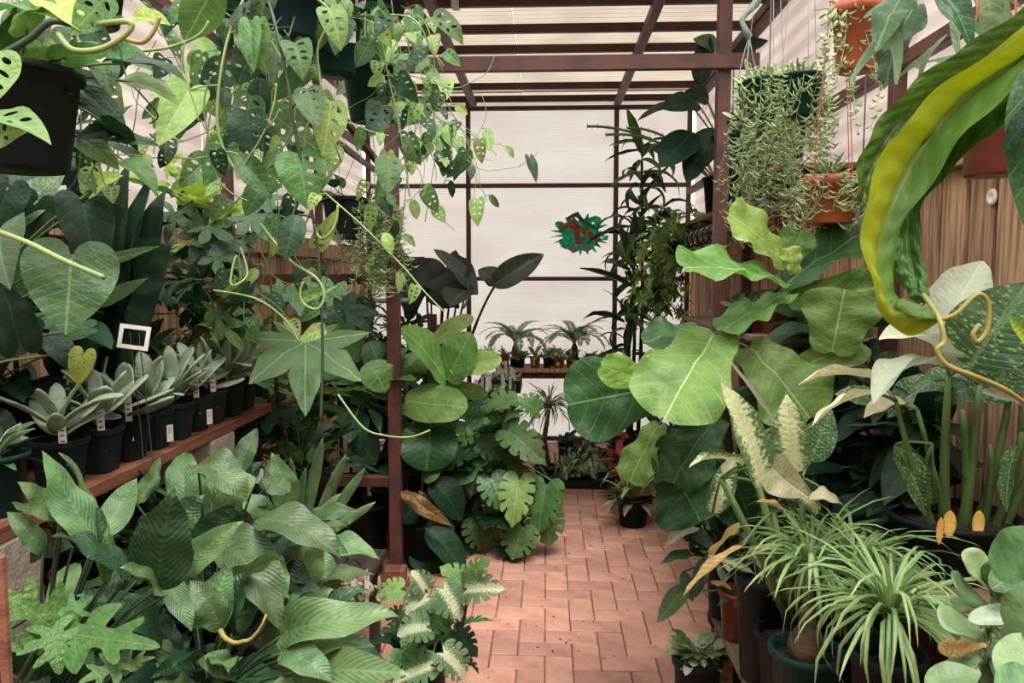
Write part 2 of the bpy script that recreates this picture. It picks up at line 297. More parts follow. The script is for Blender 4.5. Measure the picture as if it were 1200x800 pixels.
# ---------------- leaf meshes ----------------
def smooth_closed(pts, n=3, keep=()):
    out = []; m = len(pts)
    for i in range(m):
        p0, p1, p2, p3 = (Vector(pts[(i+k-1) % m]) for k in range(4))
        for k in range(n):
            t = k/n
            out.append(.5*((2*p1)+(p2-p0)*t+(2*p0-5*p1+4*p2-p3)*t*t+(3*p1-p0-3*p2+p3)*t**3))
    return out
def pip(p, poly):
    x, y = p; c = False; j = len(poly)-1
    for i in range(len(poly)):
        a, b = poly[i], poly[j]
        if (a[1] > y) != (b[1] > y) and x < (b[0]-a[0])*(y-a[1])/(b[1]-a[1])+a[0]: c = not c
        j = i
    return c
def sym(half): return [(x, y) for x, y in half]+[(-x, y) for x, y in reversed(half) if abs(x) > 1e-6]
def leaf_mesh(name, outline, holes=(), h=.1, fold=.15, wave=.05, wf=3, curl=.6, side=0.0, norm=True, seed=0, smooth=3, twist=0, mat=None, rough=.015, thick=0):
    r = random.Random(seed)
    ol = smooth_closed(outline, smooth) if smooth > 1 else [Vector(p) for p in outline]
    pts = [Vector(p) for p in ol]; edges = [(i, (i+1) % len(ol)) for i in range(len(ol))]
    for hl in holes:
        b = len(pts); pts += [Vector(q) for q in hl]; edges += [(b+i, b+(i+1) % len(hl)) for i in range(len(hl))]
    xs = [p[0] for p in ol]; ys = [p[1] for p in ol]; W = max(max(xs), -min(xs)); y0 = min(ys); y1 = max(ys)
    k = max(3, int((y1-max(0, y0))/h)); prev = None
    for i in range(1, k):
        q = Vector((0, y1*i/k))
        if pip(q, ol) and not any(pip(q, hl) for hl in holes):
            pts.append(q)
            if prev is not None and prev == i-1: edges.append((len(pts)-2, len(pts)-1))
            prev = i
    y = y0+h*.5; row = 0
    while y < y1:
        x = h*(.8 if row % 2 else .55)
        while x < W:
            for sx in (-1, 1):
                q = Vector((sx*x+r.uniform(-.1, .1)*h, y))
                if pip(q, ol) and min((q-o).length for o in ol) > h*.35 and all(not pip(q, hl) and min((q-Vector(o)).length for o in hl) > h*.25 for hl in holes): pts.append(q)
            x += h
        y += h*.85; row += 1
    vs, es, fs = delaunay_2d_cdt(pts, edges, [], 0, 1e-5)[:3]
    good = []
    for f in fs:
        c = sum((vs[i] for i in f), Vector((0, 0)))/len(f)
        if pip(c, ol) and not any(pip(c, hl) for hl in holes): good.append(tuple(f))
    ph = r.uniform(0, 6.28); ph2 = r.uniform(0, 6.28); out = []
    def bend(x, y):
        ax = abs(x)/max(W, .02); s = 1 if x > 0 else -1
        z = fold*abs(x)-side*W*ax*ax+wave*(ax**1.4)*math.sin(wf*6.28*y+(ph if s > 0 else ph2))*1.0
        z += rough*noise.noise(Vector((x*6, y*6, seed*3.1)))*(1 if y > .05 else 0)
        tw = twist*y; x, z = x*math.cos(tw)-z*math.sin(tw), x*math.sin(tw)+z*math.cos(tw)
        c = curl
        if abs(c) > 1e-3: return Vector((x, math.sin(c*y)/c+z*math.sin(c*y), -(1-math.cos(c*y))/c+z*math.cos(c*y)))
        return Vector((x, y, z))
    T = [bend(p[0], p[1]) for p in vs]
    if norm:
        b0 = bend(1e-7, 0); tp = bend(1e-7, y1)-b0; a = math.atan2(tp.z, tp.y); L = math.hypot(tp.y, tp.z); rm = Matrix.Rotation(-a, 3, 'X'); sc_ = 1/L
        T = [(rm @ (q-b0))*sc_ for q in T]
    else: sc_ = 1
    me = bpy.data.meshes.new(name)
    fl = []
    for f in good:
        a = (vs[f[1]]-vs[f[0]]).cross(vs[f[2]]-vs[f[0]]); fl.append(f if a > 0 else tuple(reversed(f)))
    used = sorted({i for f in fl for i in f}); mp = {i: k for k, i in enumerate(used)}; vs = [vs[i] for i in used]; T = [T[i] for i in used]; fl = [tuple(mp[i] for i in f) for f in fl]
    nv = len(T); uvl = [vs[i] for i in range(nv)]
    if thick:
        def th(p): return thick*(max(0, 1-(abs(p[0])/max(W, .01))**2)**.5)*(max(0.02, 4*max(p[1], .01)/y1*(1-p[1]/y1+.05))**.35)
        T2 = [q+Vector((0, 0, -th(p))) for q, p in zip(T, vs)]; T = [q+Vector((0, 0, th(p)*.6)) for q, p in zip(T, vs)]+T2
        fl = fl+[tuple(reversed([i+nv for i in f])) for f in fl]; uvl = uvl+uvl
        ec = {}
        for f in fl[:len(fl)//2]:
            for i in range(len(f)): ec.setdefault(frozenset((f[i], f[(i+1) % len(f)])), []).append((f[i], f[(i+1) % len(f)]))
        fl += [(b_, a_, a_+nv, b_+nv) for e_ in ec.values() if len(e_) == 1 for a_, b_ in e_]
    me.from_pydata([tuple(q) for q in T], [], fl)
    ul = me.uv_layers.new(name='UVMap'); co = []
    for p in me.polygons:
        for i in p.vertices: co += [uvl[i][0], uvl[i][1]]
    ul.data.foreach_set('uv', co)
    me.polygons.foreach_set('use_smooth', [True]*len(me.polygons)); me.update()
    if mat: me.materials.append(mat)
    me['w'] = 2*W*sc_; return me
def ell(cx, cy, a, b, ang, n=8):
    return [(cx+a*math.cos(t)*math.cos(ang)-b*math.sin(t)*math.sin(ang), cy+a*math.cos(t)*math.sin(ang)+b*math.sin(t)*math.cos(ang)) for t in (2*PI*k/n for k in range(n))]
def palmate(n, span, depth=.45, wid=.5, ang0=None, lens=None, tip=1.6):
    out = []
    for i in range(n):
        a = R(-span/2+span*i/(n-1)); L = (lens[i] if lens else 1-.35*abs(a)/R(span/2)); st = R(span/(n-1))
        d = lambda t, q: (math.sin(a+t)*q, math.cos(a+t)*q)
        out += [d(-st*.5, depth*L*.8), d(-st*wid*.72, L*.62), d(-st*.18, L*.84), d(0, L*1.04), d(st*.18, L*.84), d(st*wid*.72, L*.62)]
        if i == n-1: out.append(d(st*.5, depth*L*.8))
    out.append((0.0, -.06)); return list(reversed(out))
def cutheart(half, cuts, wd=.03):       # half outline with slits cut from the margin: list of (x, y) inner ends
    return half
O = {
 'peace': sym([(0, 0), (.05, .03), (.12, .10), (.185, .24), (.205, .42), (.18, .6), (.125, .77), (.06, .9), (.015, .975), (0, 1)]),
 'oval': sym([(0, 0), (.07, .02), (.17, .1), (.25, .25), (.27, .42), (.24, .62), (.16, .8), (.06, .94), (0, 1)]),
 'heart': sym([(0, 0), (.05, -.13), (.17, -.22), (.33, -.19), (.45, -.02), (.46, .2), (.40, .44), (.28, .67), (.12, .87), (.02, .98), (0, 1)]),
 'fiddle': sym([(0, 0), (.08, -.05), (.19, -.02), (.25, .1), (.27, .24), (.31, .4), (.39, .56), (.43, .72), (.38, .87), (.24, .97), (.08, 1.0), (0, .98)]),
 'round': sym([(0, 0), (.12, -.03), (.3, .03), (.43, .2), (.48, .42), (.46, .64), (.36, .83), (.2, .95), (.06, 1.0), (0, 1.0)]),
 'dief': sym([(0, 0), (.08, .03), (.16, .12), (.21, .28), (.215, .46), (.18, .64), (.11, .82), (.04, .94), (0, 1)]),
 'adan': sym([(0, 0), (.1, -.06), (.22, -.05), (.32, .06), (.35, .24), (.32, .44), (.24, .65), (.13, .83), (.04, .95), (0, 1)]),
 'spade': sym([(0, 0), (.14, -.1), (.26, -.2), (.34, -.12), (.3, .05), (.3, .3), (.24, .55), (.13, .8), (.04, .95), (0, 1)]),
 'paddle': sym([(0, 0), (.06, .04), (.08, .2), (.16, .4), (.24, .6), (.26, .78), (.18, .94), (.06, 1), (0, 1)]),
 'sword': sym([(0, 0), (.035, .01), (.05, .2), (.06, .45), (.058, .7), (.04, .88), (.012, .975), (0, 1)]),
 'strap': sym([(0, 0), (.016, .01), (.02, .25), (.02, .55), (.014, .8), (.005, .95), (0, 1)]),
 'dracaena': sym([(0, 0), (.04, .02), (.07, .2), (.085, .4), (.07, .65), (.035, .87), (0, 1)]),
 'finger': sym([(0, 0), (.06, .05), (.12, .22), (.15, .45), (.145, .68), (.1, .87), (.04, .97), (0, 1)]),
 'lobed': sym([(0, 0), (.12, -.1), (.3, -.14), (.42, -.05), (.30, .06), (.2, .12), (.2, .2), (.38, .2), (.56, .3), (.62, .42), (.42, .42), (.2, .4), (.18, .5), (.3, .58), (.42, .72), (.3, .74), (.16, .68), (.12, .78), (.08, .92), (0, 1)]),
 'monst': sym([(0, 0), (.1, -.12), (.26, -.17), (.42, -.1), (.52, .04), (.36, .07), (.34, .1), (.54, .12), (.56, .26), (.36, .27), (.34, .3), (.54, .35), (.5, .5), (.32, .45), (.3, .49), (.45, .58), (.36, .72), (.24, .61), (.21, .65), (.27, .79), (.12, .9), (.02, .99), (0, 1)]),
 'stag': sym([(0, 0), (.05, .1), (.07, .3), (.13, .5), (.2, .62), (.3, .8), (.33, 1.0), (.25, .94), (.16, .8), (.06, .72), (0, .74)]),
 'palm5': palmate(5, 230, .42, .5), 'palm7': palmate(7, 270, .60, .62, lens=[.62, .82, .95, 1, .93, .8, .6]),
}
HOLES_OLD = [ell(s*.15, y, .085, .028, s*.5+(0 if s > 0 else PI), 7) for s in (-1, 1) for y in (.1, .25, .4, .54)]+[ell(s*.075, y, .03, .014, s*.6, 6) for s in (-1, 1) for y in (.19, .34)]
def adan_holes(seed):
    r = random.Random(seed+50); out = []
    for s in (-1, 1):
        for y in (.07, .29, .50):
            if r.random() < .22: continue
            y += r.uniform(-.02, .02)-(.0 if s > 0 else -.02); a = r.uniform(.075, .10)*(1-.45*max(0, y-.2)); b = r.uniform(.032, .05)*(1.2-y*.7)
            out.append(ell(s*(.05+a*.95), y+.04, a, b, (.42 if s > 0 else PI-.42), 8))
    return out
K = {}
def kind(name, shape, nvar, holes=(), **kw):
    K[name] = []
    for i in range(nvar):
        k = dict(kw)
        for a, b in kw.items():
            if isinstance(b, tuple): k[a] = b[0]+(b[1]-b[0])*(i/(max(1, nvar-1)))
        K[name].append(leaf_mesh('leaf_'+name, O[shape], adan_holes(i) if holes == 1 else holes, seed=i*7+len(name), **k))
kind('peace', 'peace', 8, fold=(.1, .55), wave=(.03, .07), wf=2.0, curl=(.3, 1.9), h=.08, side=.2, twist=(-.5, .6), rough=.04)
kind('oval', 'oval', 4, fold=(.1, .35), wave=.025, wf=1.7, curl=(.2, .9), h=.11)
kind('heart', 'heart', 4, fold=(.05, .3), wave=.035, wf=1.6, curl=(.2, .9), h=.1, side=.1)
kind('fiddle', 'fiddle', 6, fold=(.05, .3), wave=(.045, .09), wf=2.6, curl=(.2, .9), h=.08, rough=.05)
kind('round', 'round', 4, fold=(.05, .25), wave=(.02, .045), wf=1.8, curl=(.2, .7), h=.1, rough=.03)
kind('dief', 'dief', 5, fold=(.15, .5), wave=(.015, .04), wf=2, curl=(.2, 1.1), h=.09)
kind('adan', 'adan', 7, 1, fold=(0, .3), wave=.03, wf=1.6, curl=(.1, 1.1), h=.12, smooth=2)
kind('spade', 'spade', 3, fold=(.1, .3), wave=.02, wf=1.2, curl=(.2, .8), h=.07)
kind('paddle', 'paddle', 3, fold=(.15, .35), wave=.015, curl=(-.3, .4), h=.11, thick=.025)
kind('sword', 'sword', 3, fold=.5, wave=.006, curl=(-.1, .2), h=.08, twist=.6)
kind('strapa', 'strap', 6, fold=.4, wave=0, curl=(1.3, 3.0), h=.06, norm=False, smooth=1)
kind('drac', 'dracaena', 6, fold=.4, wave=.01, curl=(.6, 2.9), h=.07, norm=False, smooth=2)
kind('finger', 'finger', 4, fold=.1, wave=.004, curl=(-.35, .7), h=.1, thick=.035)
kind('aloe', 'sword', 3, fold=.6, wave=0, curl=(-.4, .4), h=.09, thick=.02)
kind('lobed', 'lobed', 3, fold=(.05, .2), wave=.04, wf=1.5, curl=(.3, .8), h=.09, smooth=2)
kind('monst', 'monst', 4, fold=(.05, .25), wave=.03, wf=1.5, curl=(.3, .9), h=.09, smooth=2)
kind('stag', 'stag', 3, fold=.1, wave=.03, wf=1.5, curl=(.3, 1.3), h=.09, smooth=2)
kind('palm5', 'palm5', 4, fold=(0, .2), wave=.03, wf=1.5, curl=(.2, .9), h=.1, smooth=2, rough=.06)
kind('palm7', 'palm7', 3, fold=(0, .2), wave=.03, wf=1.5, curl=(.2, .9), h=.1, smooth=2, rough=.06)
# ---------------- plant builders ----------------
def place(T, kd, mat, base, tip, width, nrm=None, roll=0, name='leaf', var=None, **kw):
    me = K[kd][rng.randrange(len(K[kd])) if var is None else var]
    base = Vector(base); tip = Vector(tip)
    for q in (base, tip): q.x = min(max(q.x, -1.60), 1.25); q.y = min(q.y, 7.12); q.z = max(q.z, .012)
    if (tip-base).length < .004: tip = base+V(0, -.004, .004)
    Y = tip-base; L = Y.length; Y.normalize()
    if nrm is None:
        mid = (base+tip)/2; nrm = (CAM-mid).normalized()*.75+V(0, 0, .65)
    X = Y.cross(nrm)
    if X.length < 1e-4: X = Y.orthogonal()
    X.normalize(); Z = X.cross(Y)
    if roll: q = Matrix.Rotation(R(roll), 3, Y); X = q @ X; Z = q @ Z
    sx = width/me['w']; sz = (L+sx)/2
    m = Matrix(((X.x*sx, Y.x*L, Z.x*sz, base.x), (X.y*sx, Y.y*L, Z.y*sz, base.y), (X.z*sx, Y.z*L, Z.z*sz, base.z), (0, 0, 0, 1)))
    if not me.materials: me.materials.append(G[mat])
    return link(name, me, T, m, G[mat], **kw)
def bez(a, b, c, n=6): return [a*(1-t)**2+b*2*t*(1-t)+c*t*t for t in (i/n for i in range(n+1))]
def petiole(T, a, b, r=.003, mat='stem', sag=None, name='petiole', n=5, sides=5):
    a = Vector(a); b = Vector(b)
    mid = (a+b)/2+(sag if sag is not None else V(0, 0, (b-a).length*.12))
    q = MB(); q.tube(bez(a, mid, b, n), [r*1.3]+[r]*n, sides); return q.build(name, MT[mat], T, True)
def PL(T, kd, mat, rows, d, org=None, pr=.0025, pm='stem', **kw):
    """rows: bx, by, tx, ty, width(px)[, depth offset, tip depth offset, roll, mat]"""
    for r in rows:
        bx, by, tx, ty, w_ = r[:5]; do = r[5] if len(r) > 5 else 0; dt = r[6] if len(r) > 6 else -.03; rl = r[7] if len(r) > 7 else 0; mt = r[8] if len(r) > 8 else mat
        b = P(bx, by, d+do); place(T, kd, mt, b, P(tx, ty, d+do+dt), M(w_, d+do), roll=rl, **kw)
        if org is not None:
            o_ = org if isinstance(org, Vector) else min(org, key=lambda q: (q-b).length)
            petiole(T, o_, b, pr, pm)
def rosette(T, org, kd, mat, n, Lr, er, wr, pet=(.02, .05), az=(0, 360), pm='stem', pr=.0025, droop=.35, mats=None, rr=25, pname='petiole', up=.0, start=False):
    org = Vector(org)
    for i in range(n):
        a = R(az[0]+(az[1]-az[0])*((i*.618034+rng.uniform(0, .12)) % 1)); e = rng.uniform(*er); L = rng.uniform(*Lr)
        d = V(math.cos(a)*math.cos(e), math.sin(a)*math.cos(e), math.sin(e)); pl = rng.uniform(*pet)
        b = org+d*pl+V(0, 0, up*rng.random())
        mt = mat if not mats else rng.choice(mats)
        if start: tip = b+d*L; nr = V(-math.cos(a)*math.sin(e), -math.sin(a)*math.sin(e), math.cos(e))
        else:
            e2 = e-droop*rng.uniform(.5, 1.6); d2 = V(math.cos(a)*math.cos(e2), math.sin(a)*math.cos(e2), math.sin(e2)); tip = b+d2*L
            nr = V(-math.cos(a)*math.sin(e2), -math.sin(a)*math.sin(e2), math.cos(e2))+V(0, -.25, .1)
        place(T, kd, mt, b, tip, L*rng.uniform(*wr), nr, rng.uniform(-rr, rr))
        if pl > .015: petiole(T, org+V(rng.uniform(-.01, .01), rng.uniform(-.01, .01), 0), b, pr, pm, name=pname)
def pot(T, c, rt, rb, h, mat='black', sq=0, soil=True, rim=.012, n=24, rot=0, name='pot', lip=.08):
    """c = centre of the base"""
    q = MB(); t = .0025+rt*.03
    q.lathe([(rb*.96, 0), (rb, h*.02), (rt*.97, h*(1-lip)), (rt*1.0, h*(1-lip)), (rt*1.0+rim*.5, h*(1-lip)+.001), (rt+rim*.55, h*.995), (rt+rim*.3, h), (rt-t, h), (rt-t*1.2, h*.88), (rb*.9, h*.3)], c, n, sq, rot=rot)
    o = q.build(name, MT[mat], T, not sq)
    if soil:
        s = MB(); vs = []; N = n
        for rr in (0, .45, .8, 1.0):
            for k in range(N):
                a = 2*PI*k/N; f = ((abs(math.cos(a))**sq+abs(math.sin(a))**sq)**(-1/sq)) if sq else 1
                g = rr*f*(rt-t*1.1)*.985; x, y = math.cos(a)*g, math.sin(a)*g
                x, y = x*math.cos(rot)-y*math.sin(rot), x*math.sin(rot)+y*math.cos(rot)
                vs.append((c[0]+x, c[1]+y, c[2]+h*.86+(.006*(1-rr)+rng.uniform(-.002, .003))*(rt/.08)))
        s.add(vs, [(i*N+k, i*N+N+k, i*N+N+(k+1) % N, i*N+(k+1) % N) for i in range(3) for k in range(N)])
        s.build('soil', MT['soil'], T, True)
    return V(c[0], c[1], c[2]+h*.87)
def tag(T, c, h=.07, w_=.016, lean=.15, face=0, name='plant_tag'):
    q = MB(); q.box((-w_/2, -.0006, 0), (w_/2, .0006, h))
    q.box((-w_*.3, -.0012, h*.55), (w_*.3, -.0007, h*.58)); q.box((-w_*.3, -.0012, h*.68), (w_*.22, -.0007, h*.71)); q.box((-w_*.3, -.0012, h*.8), (w_*.3, -.0007, h*.83))
    q.mi = [0]*6+[1]*18
    me = q.mesh(name, False, [MT['tag'], MT['ink']])
    return link(name, me, T, Matrix.Translation(c) @ Matrix.Rotation(face, 4, 'Z') @ Matrix.Rotation(lean, 4, 'X') @ Matrix.Rotation(lean*.5, 4, 'Y'))
def hangers(T, c, r, top, n=3, mat='hangwire', rad=.0015, hook=True):
    for k in range(n):
        a = 2*PI*k/n+.5; q = MB(); q.tube([V(c[0]+r*math.cos(a), c[1]+r*math.sin(a), c[2]), Vector(top)], rad, 5); q.build('hanger_wire', MT[mat], T)
    if hook:
        q = MB(); q.tube([Vector(top)+V(.018*math.cos(t)-.0, 0, .02+.02*math.sin(t)) for t in (-PI/2+k*.55 for k in range(9))], rad*1.5, 6); q.build('hook', MT[mat], T, True)
def strand_mesh(name, L, n, ll, lw, seed, mat, spread=1.0, curve=.04):
    """a thin hanging stem with small curved succulent leaves"""
    r = random.Random(seed); q = MB(); N = 10
    ph = r.uniform(0, 6); pts = [V(curve*math.sin(ph+3*t)*t, curve*math.cos(ph+2.2*t)*t, -L*t) for t in (i/N for i in range(N+1))]
    q.tube(pts, .0009, 4)
    for i in range(n):
        t = (i+.5)/n*N; k = min(int(t), N-1); p = pts[k].lerp(pts[k+1], t-k)
        a = r.uniform(0, 2*PI); e = r.uniform(-.6, .5)*spread; l_ = ll*r.uniform(.7, 1.2)
        d = V(math.cos(a)*math.cos(e), math.sin(a)*math.cos(e), math.sin(e)); sd = d.cross(V(0, 0, 1)).normalized(); up = sd.cross(d)
        m1 = p+d*l_*.5-V(0, 0, l_*.12); m2 = p+d*l_+V(0, 0, l_*.18)
        vs = [p, m1+sd*lw, m1+up*lw*.8, m1-sd*lw, m1-up*lw*.8, m2]
        q.add(vs, [(0, 1, 2), (0, 2, 3), (0, 3, 4), (0, 4, 1), (5, 2, 1), (5, 3, 2), (5, 4, 3), (5, 1, 4)])
    me = q.mesh(name, True, [G[mat]]); me.uv_layers.new(name='UVMap'); return me
STR = [strand_mesh('trailing_stem', 1, 44, .05, .007, i, 'string', curve=.10) for i in range(5)]
SLM = {}
def strands(T, c, r, n, Lr, mat='string', az=(0, 360), fine=.03):
    for i in range(n):
        a = R(rng.uniform(*az)); rr = r*rng.uniform(.8, 1.08); L = rng.uniform(*Lr); key = (round(L/.06), i % 5)
        if key not in SLM: SLM[key] = strand_mesh('trailing_stem', key[0]*.06, max(6, int(key[0]*.06/.013)), fine, .0048, i, 'string', curve=.05)
        me = SLM[key]; link('trailing_stem', me, T, Matrix.Translation((c[0]+rr*math.cos(a), c[1]+rr*math.sin(a), c[2])) @ Matrix.Rotation(rng.uniform(0, 6), 4, 'Z'), G[mat])
def vine(T, pts, r, kd, mats, step_px, size, pm='palestem', up=.1, ratio=(.55, .75), fwd=.06, skip=0):
    """pts: (px, py, depth) of the stem; leaves hang off it alternately"""
    W = [P(*p) for p in pts]; n = len(W); out = []
    for i in range(n-1):
        p0 = W[max(i-1, 0)]; p1 = W[i]; p2 = W[i+1]; p3 = W[min(i+2, n-1)]
        for k in range(6):
            t = k/6; out.append(.5*((2*p1)+(p2-p0)*t+(2*p0-5*p1+4*p2-p3)*t*t+(3*p1-p0-3*p2+p3)*t**3))
    out.append(W[-1]); q = MB(); q.tube(out, r, 6); q.build('vine_stem', MT[pm], T, True)
    if not kd: return out
    dd = pts[0][2]; acc = skip; stp = M(step_px, dd); s = 1
    for i in range(len(out)-1):
        acc += (out[i+1]-out[i]).length
        if acc >= stp:
            acc = rng.uniform(-.2, .2)*stp; s = -s; p = out[i]
            L = M(rng.uniform(*size), dd); dv = V(s*rng.uniform(.2, 1.0), -rng.uniform(.0, .5), rng.uniform(-.2, .45)).normalized()
            b = p+dv*L*rng.uniform(.25, .6)
            tip = b+V(s*rng.uniform(-.1, .7), -rng.uniform(-.2, .5), -rng.uniform(.45, 1)).normalized()*L
            nr = (CAM-b).normalized()+V(rng.uniform(-.5, .5), rng.uniform(-.3, .3), rng.uniform(-.1, .8))
            k2 = kd if kd != 'adan' or rng.random() < .62 else rng.choice(['oval', 'heart', 'oval'])
            place(T, k2, rng.choice(mats), b, tip, L*rng.uniform(*ratio)*(.8 if k2 != kd else 1), nr)
            petiole(T, p, b, max(.0012, r*.6), pm)
    return out
# ---------------- the greenhouse shell ----------------
XL, XR, YB, ZR, FT = -1.66, 1.30, 7.2, 3.15, 1.82
def struct(name, loc=(0, 0, 0)): return thing(name, None, None, loc, kind='structure')
# floor: dark joints underneath, pavers laid in herringbone
q = MB(); q.box((XL-.1, -.8, -.05), (XR+.1, YB+.05, -.012)); fl = q.build('floor', MT['joint'], kind='structure')
bw = .113; cells = []
for i in range(-16, 14):
    for j in range(14, 66):
        k = (i-j) % 4
        if k == 0: cells.append((i, j, 2, 1))
        elif k == 3: cells.append((i, j, 1, 2))
def bkey(c): x = (c[0]+c[2]/2)*bw; y = (c[1]+c[3]/2)*bw; return (0 if -.62 < x < .78 and 2.75 < y < 6.3 else 10)+abs(x-.1)*.2+y*.1
cells.sort(key=bkey); bm = {}
def brickmesh(a, b):
    q = MB(); g = .0022; q.cbox((g, g, -.03), (a*bw-g, b*bw-g, 0), .0035); return q
for a, b in ((2, 1), (1, 2)): bm[(a, b)] = brickmesh(a, b).mesh('brick', False, [MT['brick']])
rest = MB()
for n_, (i, j, a, b) in enumerate(cells):
    x, y = i*bw, j*bw
    if x < XL or x+a*bw > XR+.02 or y+b*bw > YB: continue
    z = rng.uniform(-.0022, .0012)
    if n_ < 285: link('brick', bm[(a, b)], fl, Matrix.Translation((x, y, z)) @ Matrix.Rotation(rng.uniform(-.006, .006), 4, 'X') @ Matrix.Rotation(rng.uniform(-.006, .006), 4, 'Z'))
    else: t = brickmesh(a, b); rest.add([V(*v)+V(x, y, z) for v in t.v], t.f)
rest.build('brick_field', MT['brick'], fl, kind='stuff')
q = MB(); q.box((-6, -6, -.09), (6, 14, -.052)); q.build('ground', MT['dirt'], kind='structure')
# back wall: steel grid with nine twin-wall sheets
wb = struct('wall_back', (0, YB, 0)); sc_ = F/YB
def wx(px): return P(px, 325, YB).x
def wz(py): return P(640, py, YB).z
xs = [XL, wx(549.5), wx(720.5), XR]; zs = [0.0, wz(513), wz(326.5), wz(217.5), wz(127)]
for i in range(3):
    for j in range(len(zs)-1):
        q = MB(); q.cbox((xs[i]+.004, YB+.012+.004*(j % 2), zs[j]+.002), (xs[i+1]-.004, YB+.022+.004*(j % 2), zs[j+1]-.002), .001); q.build('pane', MT['panel'], wb)
for x in xs: q = MB(); q.cbox((x-.021, YB-.03, 0), (x+.021, YB+.011, ZR), .003); q.build('steel_mullion', MT['steel'], wb)
for z in zs[1:]: q = MB(); q.cbox((XL, YB-.034, z-.019), (XR, YB+.008, z+.019), .003); q.build('steel_crossbar', MT['steel'], wb)
q = MB(); q.cbox((XL, YB-.0, zs[-1]), (XR, YB+.02, ZR+.02), .001); q.build('pane', MT['panel'], wb)
# painted patch on the middle pane: green splash with an orange brown crab-like figure
art = thing('painted_splash', 'green and orange painted splash on the middle translucent pane of end wall', 'painting', P(680, 272, YB-.003))
def flat(name, pxs, mat, dy):
    q = MB(); c = [P(x, y, YB+.008-dy) for x, y in smooth_closed([V(*p, 0).xy for p in pxs], 3)]; n = len(c)
    q.add(c+[p+V(0, .003, 0) for p in c], [tuple(range(n)), tuple(range(2*n-1, n-1, -1))]+[(i, i+n, (i+1) % n+n, (i+1) % n) for i in range(n)])
    q.build(name, MT[mat], art)
gp = []
for k in range(44):
    a_ = 2*PI*k/44; rr_ = (1 if k % 2 else .74)*rng.uniform(.86, 1.16); gp.append((680+31*rr_*math.cos(a_), 274+23*rr_*math.sin(a_)))
flat('green_patch', gp, 'teal', .0)
for a_, b_ in (((643, 278), (668, 274)), ((690, 256), (704, 258)), ((700, 282), (712, 278)), ((650, 262), (664, 268)), ((655, 284), (666, 288))): flat('green_streak', [(a_[0], a_[1]), ((a_[0]+b_[0])/2, a_[1]-3), (b_[0], b_[1]-3), (b_[0], b_[1]+3), ((a_[0]+b_[0])/2, b_[1]+3)], 'teal', .002)
flat('orange_figure', [(656, 266), (663, 262), (668, 256), (674, 260), (683, 266), (695, 273), (704, 279), (703, 283), (692, 280), (684, 275), (680, 272), (681, 279), (685, 283), (680, 287), (675, 284), (672, 274), (668, 267), (660, 268)], 'coral', .004)
flat('dark_stroke', [(664, 255), (672, 250), (678, 248), (679, 251), (686, 258), (693, 262), (699, 268), (691, 266), (682, 260), (674, 254), (667, 257)], 'darkstem', .008)
flat('leaf_stroke', [(664, 290), (670, 286), (676, 289), (683, 288), (690, 286), (694, 291), (688, 295), (680, 293), (672, 296)], 'greenpipe', .008)
# roof: corrugated sheets on purlins and rafters
ce = struct('ceiling', (0, 0, ZR+.06))
def corr(y0, y1, x0, x1, z):
    q = MB(); n = int((y1-y0)/.0127); vs = []
    for x in (x0, x1):
        for i in range(n+1):
            y = y0+(y1-y0)*i/n; vs.append((x, y, z+.010*math.sin(2*PI*y/.076)))
    q.add(vs, [(i, n+1+i, n+2+i, i+1) for i in range(n)]); return q
yy = 3.4; k = 0  # sheets left off the unseen near roof so skylight gets in
while yy < YB:
    for a, b in ((XL-.15, -.221), (-.22, XR+.1)): corr(yy, min(yy+1.28, YB+.12), a, b, ZR+.075+.007*(k % 2)+(.004 if a > -1 else 0)).build('corrugated_sheet', MT['panelroof'], ce, True)
    yy += 1.22; k += 1
for d in (YB-.02, 6.72, 6.05, P(640, 69, 5.65).y, 5.2, 4.7, 4.28, 3.75, 3.2, 2.6, 2.0, 1.15, .4, -.4):
    q = MB(); h = .025; q.cbox((XL-.1, d-.02, ZR+.0), (XR+.06, d+.02, ZR+.055), .003); q.build('purlin', MT['steel'], ce)
q = MB(); a = P(533, 19, 4.66); q.cbox((a.x-.022, 4.655, ZR-.004), (a.x+.022, 4.745, ZR+.058), .002); q.build('white_tape', MT['tag'], ce)
for x in (XL+.02, -.67, wx(720.5), XR-.01):
    q = MB(); q.cbox((x-.028, -.9, ZR-.055), (x+.028, YB-.03, ZR), .003); q.build('rafter', MT['steel'], ce)
